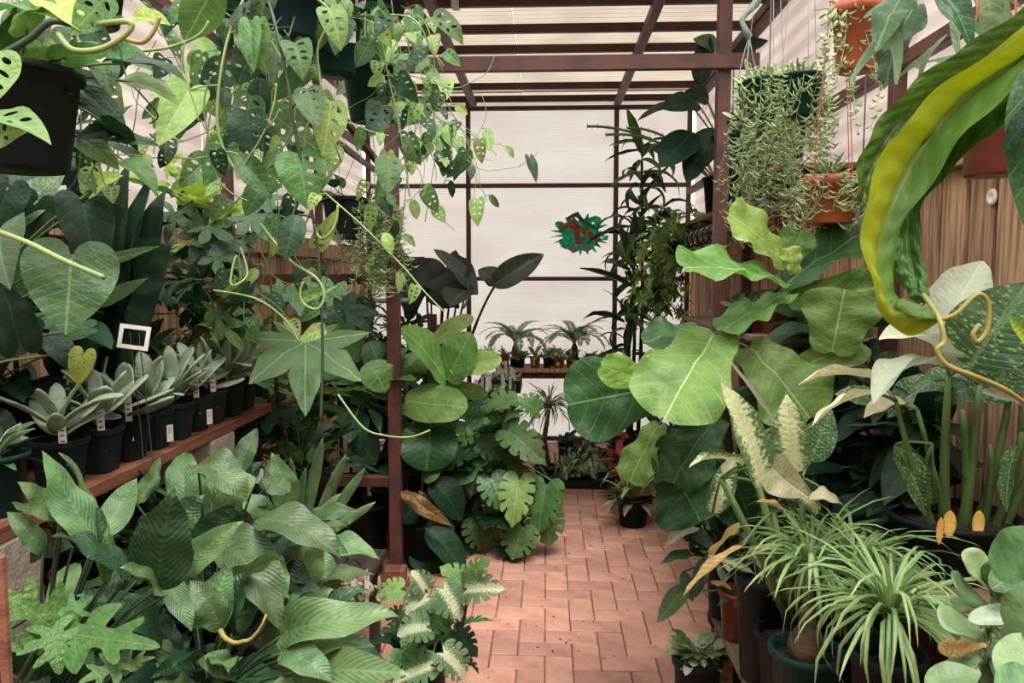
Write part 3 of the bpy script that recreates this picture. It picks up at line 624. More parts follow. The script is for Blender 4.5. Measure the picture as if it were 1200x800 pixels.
# side walls: board fence below, milky sheet and steel above
def side(name, X, s, y0=.2, FT=FT):
    w_ = struct(name, (X, y0, 0)); y = y0; th = .018
    a, b = sorted((X+s*.0535, X+s*.0545)); q = MB(); q.box((a, y0, .02), (b, YB, FT-.03)); q.build('dark_gap_sheet', MT['darkwood'], w_)  # added dark sheet that makes the gaps between planks read dark
    while y < YB-.05:
        bwid = rng.uniform(.132, .145); x0 = X+s*(.03+rng.uniform(0, .006)); a, b = sorted((x0, x0+s*th))
        q = MB(); q.cbox((a, y, .02), (b, y+bwid, FT+rng.uniform(-.012, .012)), .002); q.build('plank', MT['fence'], w_); y += bwid+(rng.uniform(.008, .03) if s > 0 else rng.uniform(.004, .012))
    for z in (.35, FT-.13):
        a, b = sorted((X+s*.029, X-s*.012)); q = MB(); q.cbox((a, y0, z), (b, YB-.04, z+.09), .003); q.build('fence_rail', MT['fence'], w_)
    y = y0
    while y < YB-.1:
        a, b = sorted((X+s*.055, X+s*.058)); q = MB(); q.box((a, y, FT-.25), (b, min(y+1.2, YB), ZR+.08)); q.build('pane', MT['panelside'], w_); y += 1.21
    zr = 2.33 if s > 0 else 2.72
    a, b = sorted((X+s*.02, X-s*.03)); q = MB(); q.cbox((a, y0, zr-.026), (b, YB-.04, zr+.026), .003); q.build('steel_rail', MT['steel'], w_)
    q = MB(); a, b = sorted((X+s*.025, X-s*.025)); q.cbox((a, y0, ZR-.1), (b, YB-.04, ZR-.045), .003); q.build('steel_rail', MT['steel'], w_)
    for y in ((2.98, 5.1) if s > 0 else (2.2, 3.98, 5.6)):
        q = MB(); q.cbox((a, y-.026, 0), (b, y+.026, ZR-.05), .003); q.build('steel_post', MT['steel'], w_)
    return w_
wr_ = side('wall_right', XR, 1, FT=2.03); wl_ = side('wall_left', XL, -1)
q = MB(); c = P(1131, 231, 2.38); q.lathe([(.0, 0), (.006, .001), (.009, .005), (.0155, .005), (.018, .002), (.018, 0)], (0, 0, 0), 20)
link('wall_plate', q.mesh('wall_plate', True, [MT['tag']]), None, Matrix.Translation((XR+.0295, c.y, c.z)) @ Matrix.Rotation(-PI/2, 4, 'Y') @ Matrix.Scale(1.4, 4), label='round white plastic disc fixed to the board fence beneath oxblood hanging pot', cat='fitting')
wf_ = struct('light_block_wall', (0, -.95, 0)); x = XL  # unseen fence added behind the camera to hold back level light
while x < XR:
    q = MB(); q.cbox((x, -.97, .0), (x+.138, -.95, 2.7), .002); q.build('plank', MT['fence'], wf_); x += .145
for nm, X, s in (('wall_left', XL, -1), ('wall_right', XR, 1)):
    y = -.95; w_ = wl_ if s < 0 else wr_
    while y < .1:
        a, b = sorted((X+s*.03, X+s*.05)); q = MB(); q.cbox((a, y, .02), (b, y+.138, 2.0), .002); q.build('plank', MT['fence'], w_); y += .146  # unseen side boards added behind the camera, also blocking level light
# portal frame
pf = thing('steel_portal_frame', 'rust red steel portal of two posts and crossbeam spanning the brick path', 'frame', (0, 3.9, 0))
pl, pr_ = P(460.5, 300, 3.9).x, P(843, 300, 3.9).x; t = .032; zb = P(640, 78, 3.9).z
for x in (pl, pr_): q = MB(); q.cbox((x-t, 3.9-t, 0), (x+t, 3.9+t, ZR-.056), .003); q.build('post', MT['steel'], pf)
q = MB(); q.cbox((XL+.03, 3.9-t*.9, zb-.032), (1.02, 3.9-t*.95+.004, zb+.035), .001); q.cbox((XL+.03, 3.83, zb-.036), (1.02, 3.867, zb+.036), .003); q.build('crossbeam', MT['steel'], pf)
# left shelving frame attached beside the post
sf = thing('steel_shelf_frame', 'rust red steel shelving frame joined to the shorter side of portal, hung with vines', 'frame', (-1.2, 3.9, 0))
x0 = P(263, 330, 3.9).x
for z, nm in ((P(460, 327, 3.9).z, 'top_rail'), (P(460, 563, 3.9).z, 'lower_rail')):
    q = MB(); q.cbox((x0, 3.87, z-.027), (pl-t-.001, 3.925, z+.027), .003); q.build(nm, MT['steel'], sf)
for x in (x0,): q = MB(); q.cbox((x-.03, 3.87, 0), (x+.03, 3.93, P(460, 321, 3.9).z), .003); q.build('post', MT['steel'], sf)
for y in (5.2,):
    q = MB(); q.cbox((x0-.03, y, 0), (x0+.03, y+.05, 1.6), .003); q.build('post', MT['steel'], sf)
    q = MB(); q.cbox((pl-.03, y, 0), (pl+.03, y+.05, 1.3), .003); q.build('post', MT['steel'], sf)
q = MB(); a = P(290, 354, 4.2); b = P(452, 352, 4.2); q.tube([V(XL-.02, 4.2, a.z), V(pl+.02, 4.2, b.z)], .014, 10)
q.build('water_pipe', MT['greenpipe'], None, True, label='grey green plastic pipe running level behind the steel shelf rail', cat='pipe')
# diagonal struts high up beside the left header
hb = thing('roof_brace', 'pair of slim steel struts under the roof above the hanging green pots', 'brace', P(360, 140, 3.5))
for a, b in (((380, 110, 3.7), (462, 215, 4.6)), ((342, 128, 3.4), (440, 200, 5.2))):
    q = MB(); q.tube([P(*a), P(*b)], .02, 4); q.build('strut', MT['steel'], hb)
# ---------------- benches and shelves ----------------
def bench(name, label, x0, x1, y0, y1, z, nb, mat='greywood', th=.03, legs=True, along='y', cat='bench', leg_mat='greywood', mats=None):
    T = thing(name, label, cat, ((x0+x1)/2, (y0+y1)/2, 0)); g = .008
    for i in range(nb):
        q = MB()
        if along == 'y': a = x0+(x1-x0)*i/nb; q.cbox((a+g/2, y0, z-th), (a+(x1-x0)/nb-g/2, y1, z), .003)
        else: a = y0+(y1-y0)*i/nb; q.cbox((x0, a+g/2, z-th), (x1, a+(y1-y0)/nb-g/2, z), .003)
        q.build('plank', MT[mat], T)
    if legs:
        n = max(2, int((y1-y0)/1.0)+1)
        for k in range(n):
            y = y0+.05+(y1-y0-.14)*k/(n-1)
            for x in (x0+.02, x1-.06): q = MB(); q.cbox((x, y, 0), (x+.04, y+.04, z-th-.001), .003); q.build('leg', MT[leg_mat], T)
            q = MB(); q.cbox((x0+.01, y+.041, z-th-.06), (x1-.01, y+.07, z-th-.001), .003); q.build('bearer', MT[leg_mat], T)
    return T
ZS = 1.045
# succulent shelf: two reddish planks on cement blocks over a lower bench
bench('succulent_shelf', 'reddish plank shelf carrying the line of silvery succulents in black pots', XL+.06, -1.10, 1.35, 3.02, ZS, 3, 'plank', .035, False, cat='shelf')
bench('lower_bench', 'dark slatted bench under the reddish succulent shelf, crowded with peace lilies', XL+.04, -.66, .5, 3.1, .42, 7, 'darkwood', leg_mat='darkwood')
def blockrow(y, z0, z1, label, xc=-1.18):
    T = thing('cement_block', label, 'block', (xc, y, z0)); n = max(1, round((z1-z0)/.2)); h = (z1-z0)/n
    q = MB(); q.cbox((xc-.10, y-.1, z0), (xc+.09, y+.1, z1-.001), .006); q.build('block_body', MT['cement'], T)
    q = MB(); q.cbox((xc-.09, y-.095, z1-.001), (xc+.08, y+.095, z1-.0005), .0001)
for i, (y, l) in enumerate(((2.55, 'pale cement block propping the reddish shelf beside the peace lilies'), (1.5, 'shaded cement block under the near end of reddish shelf'))):
    T = thing('cement_block', l, 'block', (-1.2, y, .42)); 
    for k, (za, zb_) in enumerate(((.42, .62), (.621, .82), (.821, ZS-.036))):
        q = MB(); q.cbox((-1.30, y-.1+.004*k, za), (-1.11+.003*k, y+.1, zb_), .006); q.build('block', MT['cement'], T)
bench('low_right_bench', 'low grey wooden bench edging the path under the spider plants', .56, XR-.02, 1.2, 2.55, .42, 5)
bench('rear_right_bench', 'dark timber bench against the board fence holding the big dumb cane pot', .86, XR-.03, 1.5, 3.2, .78, 3)
bench('end_bench', 'wooden bench across the end wall with tiny potted succulents and two palms', -.42, .62, 6.35, 6.75, P(640, 432, 6.35).z, 3, 'fence', .035, True, 'x')
bench('seedling_bench', 'grey bench beyond the steel post carrying black seedling trays', -.95, P(600, 478, 4.8).x, 4.75, 5.9, P(600, 478, 4.75).z, 4)
# upper right shelf and ring rail
us = thing('upper_plant_shelf', 'high grey timber shelf with dark nursery pots above the ring rail', 'shelf', (1.1, 4.6, 2.0))
zu = P(835, 236, 3.95).z
for i in range(3): q = MB(); q.cbox((.955+.105*i, 3.95, zu-.03), (1.055+.105*i, 5.9, zu), .003); q.build('plank', MT['greywood'], us)
for y in (4.1, 4.9, 5.7): q = MB(); q.cbox((.955, y, zu-.07), (XR-.02, y+.04, zu-.031), .003); q.build('bracket', MT['steel'], us)
ns = thing('near_plant_shelf', 'grey shelf beside the portal post under the green hanging pots', 'shelf', (1.2, 3.5, 2.0))
for i in range(3): q = MB(); q.cbox((.93+.12*i, 3.25, zu+.065), (1.045+.12*i, 3.8, zu+.09), .003); q.build('plank', MT['greywood'], ns)
for y in (3.3, 3.7): q = MB(); q.cbox((.93, y, zu+.02), (XR, y+.04, zu+.064), .003); q.build('bracket', MT['steel'], ns)
rr = thing('ring_rail', 'dark green pipe rail strung with black hanging rings under the high shelf', 'rail', (.9, 4.6, 1.9))
ra = P(836, 262, 4.0); rb = P(765, 278, 5.9); q = MB(); q.tube([V(.9, 4.0, ra.z-.0), V(.9, 5.9, ra.z-.02)], .016, 10); q.build('pipe', MT['greenpipe'], rr, True)
for i in range(12):
    y = 4.05+i*.155; q = MB(); q.tube([V(.9+.0, y, ra.z-.016-.01*i/12)+V(.034*math.cos(a)*1, .012*math.sin(3*a), -.02+.045*math.sin(a)) for a in (2*PI*k/14 for k in range(15))], .0045, 6); q.build('ring', MT['black'], rr, True)
for y in (4.3, 5.6): q = MB(); q.tube([V(.9, y, ra.z), V(.97, y, zu-.03)], .006, 6); q.build('rail_hanger', MT['wire'], rr)
ms = thing('mid_plant_shelf', 'pale wooden shelf with terracotta pots behind the fiddle leaf fig', 'shelf', (1.1, 3.4, 1.3))
zm = P(900, 392, 3.3).z
for i in range(3): q = MB(); q.cbox((.86+.14*i, 3.25, zm-.025), (.995+.14*i, 4.9, zm), .003); q.build('plank', MT['plank' if i else 'greywood'], ms)
for y in (3.35, 4.7):
    q = MB(); q.cbox((.87, y, zm-.07), (XR-.02, y+.04, zm-.026), .003); q.build('bearer', MT['greywood'], ms)
    for x in (.88, XR-.07): q = MB(); q.cbox((x, y, 0), (x+.04, y+.04, zm-.071), .003); q.build('leg', MT['greywood'], ms)
# ---------------- near right plants ----------------
# fiddle leaf fig
o = P(853, 640, 2.35); px_, py_ = .76, 2.78
T = thing('fiddle_leaf_fig', 'large fiddle leaf fig with broad veined leaves leaning over the brick path', 'plant', (px_, py_, .0))
s = pot(T, (px_, py_, 0), .15, .12, .30, 'black')
tr = [V(px_, py_, .26), P(858, 560, 2.55), P(850, 480, 2.45), P(852, 400, 2.4), P(875, 370, 2.4), P(917, 333, 2.4), P(920, 315, 2.4)]
q = MB(); q.tube(tr, [.016, .015, .013, .012, .010, .008, .004], 8); q.build('trunk', MT['darkbark'], T, True)
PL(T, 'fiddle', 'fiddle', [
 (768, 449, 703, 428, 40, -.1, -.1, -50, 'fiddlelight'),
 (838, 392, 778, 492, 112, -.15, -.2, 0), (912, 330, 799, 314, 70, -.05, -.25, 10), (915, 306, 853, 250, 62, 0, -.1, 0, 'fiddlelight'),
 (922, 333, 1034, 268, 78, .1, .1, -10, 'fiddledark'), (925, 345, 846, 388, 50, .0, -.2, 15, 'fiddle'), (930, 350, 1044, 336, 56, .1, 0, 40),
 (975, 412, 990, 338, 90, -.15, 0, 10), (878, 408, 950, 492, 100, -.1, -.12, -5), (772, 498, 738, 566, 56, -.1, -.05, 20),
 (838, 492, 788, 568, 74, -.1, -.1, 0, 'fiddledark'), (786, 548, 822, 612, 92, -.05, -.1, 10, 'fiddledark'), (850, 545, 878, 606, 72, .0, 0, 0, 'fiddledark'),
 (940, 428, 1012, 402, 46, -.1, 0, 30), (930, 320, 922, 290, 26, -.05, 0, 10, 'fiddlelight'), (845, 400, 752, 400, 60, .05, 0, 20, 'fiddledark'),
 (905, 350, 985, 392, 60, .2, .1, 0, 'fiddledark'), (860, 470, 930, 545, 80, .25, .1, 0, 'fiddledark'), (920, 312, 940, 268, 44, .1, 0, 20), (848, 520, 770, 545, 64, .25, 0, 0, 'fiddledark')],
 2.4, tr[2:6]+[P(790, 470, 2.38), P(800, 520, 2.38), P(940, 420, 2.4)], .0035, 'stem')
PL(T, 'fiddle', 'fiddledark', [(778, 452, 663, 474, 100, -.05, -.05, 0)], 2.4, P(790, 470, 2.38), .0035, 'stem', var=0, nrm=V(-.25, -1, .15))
for a, b in ((tr[2], P(790, 470, 2.38)), (tr[2], P(800, 520, 2.38)), (tr[3], P(940, 420, 2.4))):
    petiole(T, a, b, .006, 'darkbark', name='branch')
# tall dumb cane in front of the fig
cx, cy = .66, 1.98
T = thing('dumb_cane', 'dumb cane with long cream centred leaves in front of the fiddle leaf fig', 'plant', (cx, cy, .42)); 
s = pot(T, (cx, cy, .421), .10, .08, .2, 'black')
tops = [P(845, 560, 1.9), P(905, 600, 1.9), P(940, 560, 1.95), P(880, 540, 1.95)]
for t_ in tops: q = MB(); q.tube([s, (s+t_)/2+V(.01, 0, 0), t_], [.011, .010, .008], 8); q.build('cane', MT['stem'], T, True)
PL(T, 'dief', 'diefpale', [
 (908, 498, 838, 403, 40, 0, 0, 65, 'diefsilver'), (893, 568, 845, 448, 50, -.1, -.1, 10), (930, 552, 922, 462, 46, -.05, -.05, -10), (905, 546, 948, 582, 46, -.12, -.1, 40, 'cream'),
 (870, 545, 808, 548, 22, -.05, -.1, 50), (918, 598, 886, 588, 16, 0, 0, 40, 'dryyellow'), (960, 600, 930, 568, 24, 0, 0, 0), (905, 560, 868, 530, 30, .1, 0, 0), (985, 590, 948, 585, 40, -.05, 0, 30, 'cream'),
 (870, 640, 800, 700, 16, -.1, -.05, 30, 'dryyellow'), (880, 560, 905, 500, 34, .15, 0, 0, 'dief'), (835, 600, 860, 530, 30, .1, .0, 20), (950, 540, 975, 480, 40, .1, 0, 0, 'dief')], 1.9, tops, .0035)
# large dumb cane in a broad black tub
cx, cy = P(1118, 640, 2.0).x, 2.02
T = thing('dumb_cane', 'big speckled dumb cane with thick stalks in a broad black tub by fence', 'plant', (cx, cy, .78))
s = pot(T, (cx, cy, .781), .158, .12, .155, 'black', n=32, rim=.014)
bs = []
for x, y, x2, y2, r in ((1108, 612, 1112, 440, .013), (1125, 618, 1148, 450, .013), (1138, 612, 1183, 462, .012), (1150, 625, 1198, 505, .012), (1115, 615, 1075, 480, .009), (1100, 610, 1050, 470, .009), (1142, 625, 1160, 520, .011), (1130, 610, 1128, 480, .012), (1090, 600, 1092, 520, .007), (1160, 620, 1225, 470, .011)):
    a = P(x, y+28, 2.0); b = P(x2, y2, 1.95+rng.uniform(-.1, .1)); m_ = (a+b)/2+V((a.x-cx)*.6, 0, .03); q = MB(); q.tube(bez(a, m_, b, 6), [r*1.3, r*1.25, r, r*.9, r*.8, r*.7, r*.55], 8); q.build('stalk', MT['stem'], T, True); bs.append(b)
for x, y, w_ in ((1111, 612, 20), (1100, 620, 11), (1145, 612, 18)): place(T, 'finger', 'sheath', P(x, y+18, 1.87), P(x+3, y-14, 1.89), M(w_*.7, 1.9), name='sheath')
PL(T, 'dief', 'dief', [
 (1136, 430, 1206, 330, 92, -.05, -.05, 10), (1098, 404, 1152, 306, 66, .0, .1, 0, 'diefsilver'), (1106, 398, 1158, 352, 50, .1, 0, 0, 'diefsilver'), (1108, 425, 1030, 398, 58, .0, -.1, 20, 'diefsilver'),
 (1098, 428, 1024, 474, 48, -.1, -.15, 30, 'diefsilver'), (1026, 462, 952, 500, 24, -.1, -.1, 55, 'cream'), (1028, 446, 936, 452, 15, 0, -.1, 60, 'cream'), (1030, 470, 978, 462, 30, .05, 0, 0),
 (1060, 470, 1012, 490, 30, 0, 0, 20, 'cream'), (1150, 470, 1208, 400, 60, .05, 0, 0), (1095, 445, 1040, 490, 40, .25, 0, 0, 'dief'), (1090, 470, 1135, 425, 50, .25, 0, 0, 'dief'),
 (1192, 520, 1180, 600, 28, -.05, -.05, 50, 'dief'), (1140, 452, 1095, 470, 40, .1, 0, 0, 'dief'), (1165, 470, 1150, 410, 52, .15, 0, 0, 'dief'), (1195, 470, 1150, 460, 46, -.08, 0, 30, 'diefsilver'), (1050, 520, 1085, 605, 30, 0, 0, 0, 'dief'), (1095, 590, 1065, 520, 16, 0, 0, 0, 'dief')],
 1.95, bs, .004)
# second tub behind, mostly dark
cx, cy = P(1035, 600, 2.55).x, 2.55
T = thing('aroid_tub', 'shaded black tub of dark aroids tucked behind the dumb cane tub', 'plant', (cx, cy, .78)); s = pot(T, (cx, cy, .781), .15, .12, .14, 'black', n=28)
rosette(T, s, 'dief', 'dief', 12, (.18, .3), (.5, 1.2), (.4, .5), (.1, .3), mats=['dief', 'peacedark', 'heartdark'])
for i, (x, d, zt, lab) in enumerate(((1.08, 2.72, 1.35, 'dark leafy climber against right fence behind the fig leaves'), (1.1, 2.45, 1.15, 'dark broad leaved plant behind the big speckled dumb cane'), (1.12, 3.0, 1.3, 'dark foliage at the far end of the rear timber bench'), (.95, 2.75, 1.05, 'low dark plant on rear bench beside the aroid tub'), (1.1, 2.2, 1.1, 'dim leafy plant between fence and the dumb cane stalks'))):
    T = thing('dark_backing_plant', lab, 'plant', (x, d, .78)); s = pot(T, (x, d, .781), .09, .07, .13, 'black')  # dark-leaved plants added to darken the background before the fence
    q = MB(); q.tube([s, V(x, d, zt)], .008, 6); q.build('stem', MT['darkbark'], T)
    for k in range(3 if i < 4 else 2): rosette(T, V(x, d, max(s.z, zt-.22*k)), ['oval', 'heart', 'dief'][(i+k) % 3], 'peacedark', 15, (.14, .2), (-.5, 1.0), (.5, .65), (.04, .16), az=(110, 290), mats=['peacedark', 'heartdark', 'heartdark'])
# giant wavy leaf from a pot outside the frame
hx = P(1250, -10, 1.1)
T = thing('bird_nest_leaf_plant', 'giant yellow green wavy leaf arching down in front of the fence boards', 'plant', hx)
GC = V(hx.x+.06, 1.16, hx.z+.05)
def ribbon(name, rows, mat, th=.0015, na=14):
    """rows: edge A, midrib, edge B as world points; smooth cross-section, corrugated along the length"""
    q = MB(); n = len(rows); out = []
    def cr(p0, p1, p2, p3, t): return .5*((2*p1)+(p2-p0)*t+(2*p0-5*p1+4*p2-p3)*t*t+(3*p1-p0-3*p2+p3)*t**3)
    fine = []
    for i in range(n-1):
        g = [rows[max(i-1, 0)], rows[i], rows[i+1], rows[min(i+2, n-1)]]
        for k in range(10): fine.append([cr(g[0][c], g[1][c], g[2][c], g[3][c], k/10) for c in range(3)])
    fine.append(rows[-1]); vs = []; uv = []; N = len(fine)
    for i, (a, m_, b) in enumerate(fine):
        t = i/(N-1); nn = (a-m_).cross(fine[min(i+1, N-1)][1]-fine[max(i-1, 0)][1])
        nn = nn.normalized() if nn.length > 1e-9 else V(0, -1, 0)
        for k in range(na+1):
            s_ = k/na*2-1; e = a if s_ < 0 else b; x = abs(s_); p = m_.lerp(e, x)
            amp = min(1, 3*t+.2)*.0018*math.sin(PI*min(x*1.15, 1))
            p = p+nn*(amp*math.sin(t*95+x*2.5*(1 if s_ > 0 else -1))+.004*math.sin(PI*x)+.003*x*math.sin(t*31+s_*2)); vs.append(p); uv.append((s_*.25, t))
    for i in range(N-1):
        for k in range(na): q.f.append((i*(na+1)+k, i*(na+1)+k+1, (i+1)*(na+1)+k+1, (i+1)*(na+1)+k))
    q.v = [tuple(v) for v in vs]; me = q.mesh(name, True, [G[mat]]); ul = me.uv_layers.new(name='UVMap'); co = []
    for p in me.polygons:
        for i in p.vertices: co += uv[i]
    ul.data.foreach_set('uv', co); return link(name, me, T)
def rw(L_): return [(P(*a), P(*b), P(*c)) for a, b, c in L_]
# outer leaf: outer edge, midrib (fold), inner edge
ribbon('leaf', rw([
 ((1215, 22, 1.02), (1230, 48, 1.06), (1235, 66, 1.02)), ((1160, 60, 1.0), (1185, 75, 1.05), (1205, 88, 1.0)), ((1105, 100, .99), (1130, 112, 1.04), (1160, 128, .99)), ((1062, 142, .98), (1092, 155, 1.03), (1125, 165, .98)),
 ((1035, 180, .97), (1062, 200, 1.02), (1090, 215, .99)), ((1016, 230, .97), (1040, 250, 1.0), (1060, 262, .99)), ((1010, 275, .97), (1028, 300, .985), (1046, 300, .99)), ((1020, 325, .97), (1036, 345, .97), (1052, 345, .98)),
 ((1034, 372, .97), (1048, 362, .96), (1062, 350, .96)), ((1062, 391, .97), (1074, 372, .94), (1086, 362, .94)), ((1092, 384, .96), (1099, 375, .93), (1102, 368, .93))]), 'giant')
ribbon('leaf', rw([
 ((1225, 40, 1.05), (1240, 60, 1.1), (1250, 80, 1.05)), ((1165, 95, 1.04), (1185, 112, 1.09), (1200, 125, 1.04)), ((1110, 140, 1.03), (1130, 150, 1.08), (1152, 165, 1.03)), ((1052, 190, 1.02), (1088, 200, 1.06), (1108, 205, 1.03)),
 ((1034, 240, 1.02), (1068, 245, 1.04), (1082, 240, 1.02)), ((1030, 285, 1.02), (1064, 290, 1.02), (1078, 280, 1.0)), ((1046, 320, 1.02), (1072, 325, 1.0), (1086, 318, .99)), ((1064, 344, 1.01), (1078, 345, .98), (1087, 342, .98)), ((1082, 354, .99), (1084, 355, .98), (1086, 356, .98))]), 'giantdark')
ribbon('leaf', rw([
 ((1212, 0, 1.1), (1222, 18, 1.14), (1228, 30, 1.1)), ((1150, 42, 1.08), (1168, 55, 1.12), (1180, 66, 1.1)), ((1085, 85, 1.06), (1108, 98, 1.1), (1120, 106, 1.08)), ((1035, 135, 1.05), (1052, 145, 1.08), (1068, 150, 1.06)), ((1008, 185, 1.03), (1022, 195, 1.06), (1034, 200, 1.04)), ((1003, 235, 1.03), (1008, 240, 1.04), (1014, 245, 1.03))]), 'giantdark')
T2 = T
for pts, r in (([(1099, 375, .93), (1120, 368, .92), (1145, 345, .92), (1158, 355, .92), (1157, 385, .92), (1146, 400, .92), (1140, 392, .92), (1148, 380, .92)], .003), ([(1082, 345, .98), (1100, 372, .93), (1106, 400, .92), (1098, 410, .92), (1110, 428, .92), (1140, 440, .93), (1175, 455, .95), (1205, 475, 1.0), (1240, 500, 1.0)], .0032)):
    out = vine(T, pts, r, None, None, 1, 1, 'yellow')
place(T, 'oval', 'giantdark', P(1225, 330, 1.0), P(1165, 398, .95), .03, roll=40)
place(T, 'oval', 'fiddledark', P(1214, 70, .97), P(1216, 292, .95), .065, roll=0)
place(T, 'oval', 'heartdark', P(1240, 100, .92), P(1174, 180, .95), .05, roll=30)
place(T, 'oval', 'yellow' if 'yellow' in G else 'giant', P(1225, 420, .85), P(1182, 372, .84), .035, roll=0)
q = pot(T, (GC.x+.09, GC.y, GC.z-.1), .09, .07, .15, 'oxblood'); hangers(T, (GC.x+.09, GC.y, GC.z+.05), .09, (GC.x+.09, GC.y, ZR-.04))
# staghorn fern hanging
sx = P(1110, -60, 1.9)
T = thing('staghorn_fern', 'staghorn fern with drooping antler fronds hanging before the slanted steel rail', 'plant', sx)
pot(T, (sx.x, sx.y, sx.z-.02), .1, .08, .14, 'black'); hangers(T, (sx.x, sx.y, sx.z+.12), .1, (sx.x, sx.y, ZR-.0))
PL(T, 'stag', 'stag', [(1070, -20, 1024, 98, 46, 0, -.1, 0), (1085, -30, 1030, 30, 40, -.05, 0, 0), (1095, -25, 1145, 66, 34, 0, -.1, 10), (1120, -30, 1190, 20, 30, 0, 0, 0), (1110, 40, 1062, 98, 24, 0, 0, 0), (1135, -20, 1165, 55, 26, .1, 0, -10), (1150, 60, 1078, 82, 14, .1, 0, 0), (1180, -20, 1178, 45, 22, .1, 0, 0), (1060, -15, 1040, 60, 30, .1, 0, 0)], 1.85)
PL(T, 'peace', 'fiddledark', [(1062, -10, 1026, 60, 40, -.05, -.1, 0), (1075, 5, 1036, 105, 48, 0, -.05, 20), (1092, -20, 1140, 62, 30, -.1, -.1, 0), (1155, -20, 1163, 56, 26, 0, 0, 0, 'stag')], 1.85)
# oxblood hanging pot
c = P(1165, 206, 1.75)
T = thing('hanging_pot_plant', 'oxblood plastic hanging pot on red wire straps over the fence', 'plant', c)
s = pot(T, c, .052*1.3, .05*1.2, .20, 'oxblood', n=28, rim=.012); hangers(T, (c.x, c.y, c.z+.19), .066, (c.x, c.y, 2.55), 3, 'terra', .0025)
rosette(T, s, 'oval', 'heart', 8, (.05, .09), (.1, 1.2), (.5, .6), (.03, .07))
# terracotta hanging pot with jelly bean succulent, top
c = P(1003, 84, 2.35)
T = thing('hanging_succulent', 'terracotta hanging pot spilling plump succulent leaves near the roof', 'plant', c)
s = pot(T, c, .072, .056, .19, 'terra', n=28, rim=.012, lip=.16); hangers(T, (c.x, c.y, c.z+.185), .072, (c.x, c.y, ZR-.0), 3, 'terra', .002)
rosette(T, s+V(0, 0, .01), 'finger', 'string', 40, (.022, .034), (-.2, 1.4), (.45, .55), (.03, .08), pr=.0015)
for i in range(34):
    a = P(rng.uniform(955, 990), rng.uniform(10, 75), 2.3+rng.uniform(-.06, .06)); place(T, 'finger', 'string', a, a+V(rng.uniform(-.02, .02), rng.uniform(-.02, .0), rng.uniform(-.02, .03)), .011)
for x, y in ((955, 12), (962, 30), (957, 50), (968, 62)): petiole(T, s, P(x, y, 2.3), .0022, 'palestem')
strands(T, (c.x, c.y, c.z+.17), .072, 9, (.15, .42), az=(120, 300))
# long string plant curtain
c = P(905, 190, 3.0)
for (px0, py0, d, lab, n, LL, rt, pm) in ((898, 140, 2.95, 'green hanging pot with a dense curtain of banana shaped string leaves', 30, (.2, .62), .085, 'green_pot'), (938, 138, 2.7, 'teal hanging pot half covered by trailing string leaves beside terracotta pots', 18, (.15, .45), .07, 'green_pot')):
    c = P(px0, py0, d); T = thing('string_of_bananas', lab, 'plant', c)
    s = pot(T, c, rt, rt*.75, .14, pm, n=24); hangers(T, (c.x, c.y, c.z+.135), rt, (c.x+.0, c.y, ZR-.05), 3)
    strands(T, (c.x, c.y, c.z+.135), rt, n, LL, az=(140, 400), fine=.055)
    for i in range(34):
        a = R(rng.uniform(0, 360)); e = rng.uniform(.1, 1.3); r_ = rng.uniform(.02, rt); b = V(c.x+r_*math.cos(a), c.y+r_*math.sin(a), c.z+.13)
        place(T, 'finger', 'string', b, b+V(math.cos(a)*.5, math.sin(a)*.5, rng.uniform(.3, 1)).normalized()*rng.uniform(.04, .07), .011)
    strands(T, (c.x, c.y, c.z+.19), rt*.6, n//3, (.1, .3), fine=.045)
# long curved grey hook near the roof
T = thing('ceiling_bracket', 'grey green curved hanger arm under the roof above the string plants', 'bracket', P(880, 40, 3.1))
q = MB(); q.tube([P(*p) for p in ((898, -20, 3.1), (885, 5, 3.1), (874, 16, 3.1), (869, 24, 3.1), (873, 34, 3.1), (878, 44, 3.1))], [.018, .016, .012, .01, .012, .016], 8); q.build('arm', MT['greenpipe'], T, True)
for x in (871, 876, 882): q = MB(); q.tube([P(878, 42, 3.1), P(x, 66, 3.1), P(x+(x-876)*3, 132, 3.1)], .0025, 5); q.build('wire', MT['hangwire'], T)
# tall green pots on the near shelf
for i, (px0, d, rt, h, pm, lab) in enumerate(((869, 3.45, .066, .16, 'green_pot', 'green tapered pot of spiky succulent on shelf by the portal post'), (872, 3.32, .08, .19, 'navy_pot', 'dark blue pot of dangling string leaves on shelf by portal post'), (918, 3.6, .085, .25, 'navy_pot', 'big dark blue pot against the side sheet behind string leaves'))):
    c = P(px0, 300, d); z = zu+.0905+(.25 if i == 0 else 0)
    if i == 0: z = zu+.09+.20
    T = thing('potted_succulent', lab, 'plant', (c.x, d, z)); 
    if i == 0: c = V(c.x, 3.32, 0); T.location.y = 3.32; z = zu+.0905+.195; T.location.z = z
    s = pot(T, (c.x, c.y, z), rt, rt*.78, h, pm); tag(T, V(c.x-.02, c.y-rt-.012, z+h*.55), .05, .02) if i < 2 else None
    rosette(T, s, 'finger', 'string', 20, (.05, .1), (.2, 1.3), (.22, .3), (.01, .03)); strands(T, (c.x, c.y, z+h), rt, 12, (.12, .34), az=(180, 400), fine=.03)
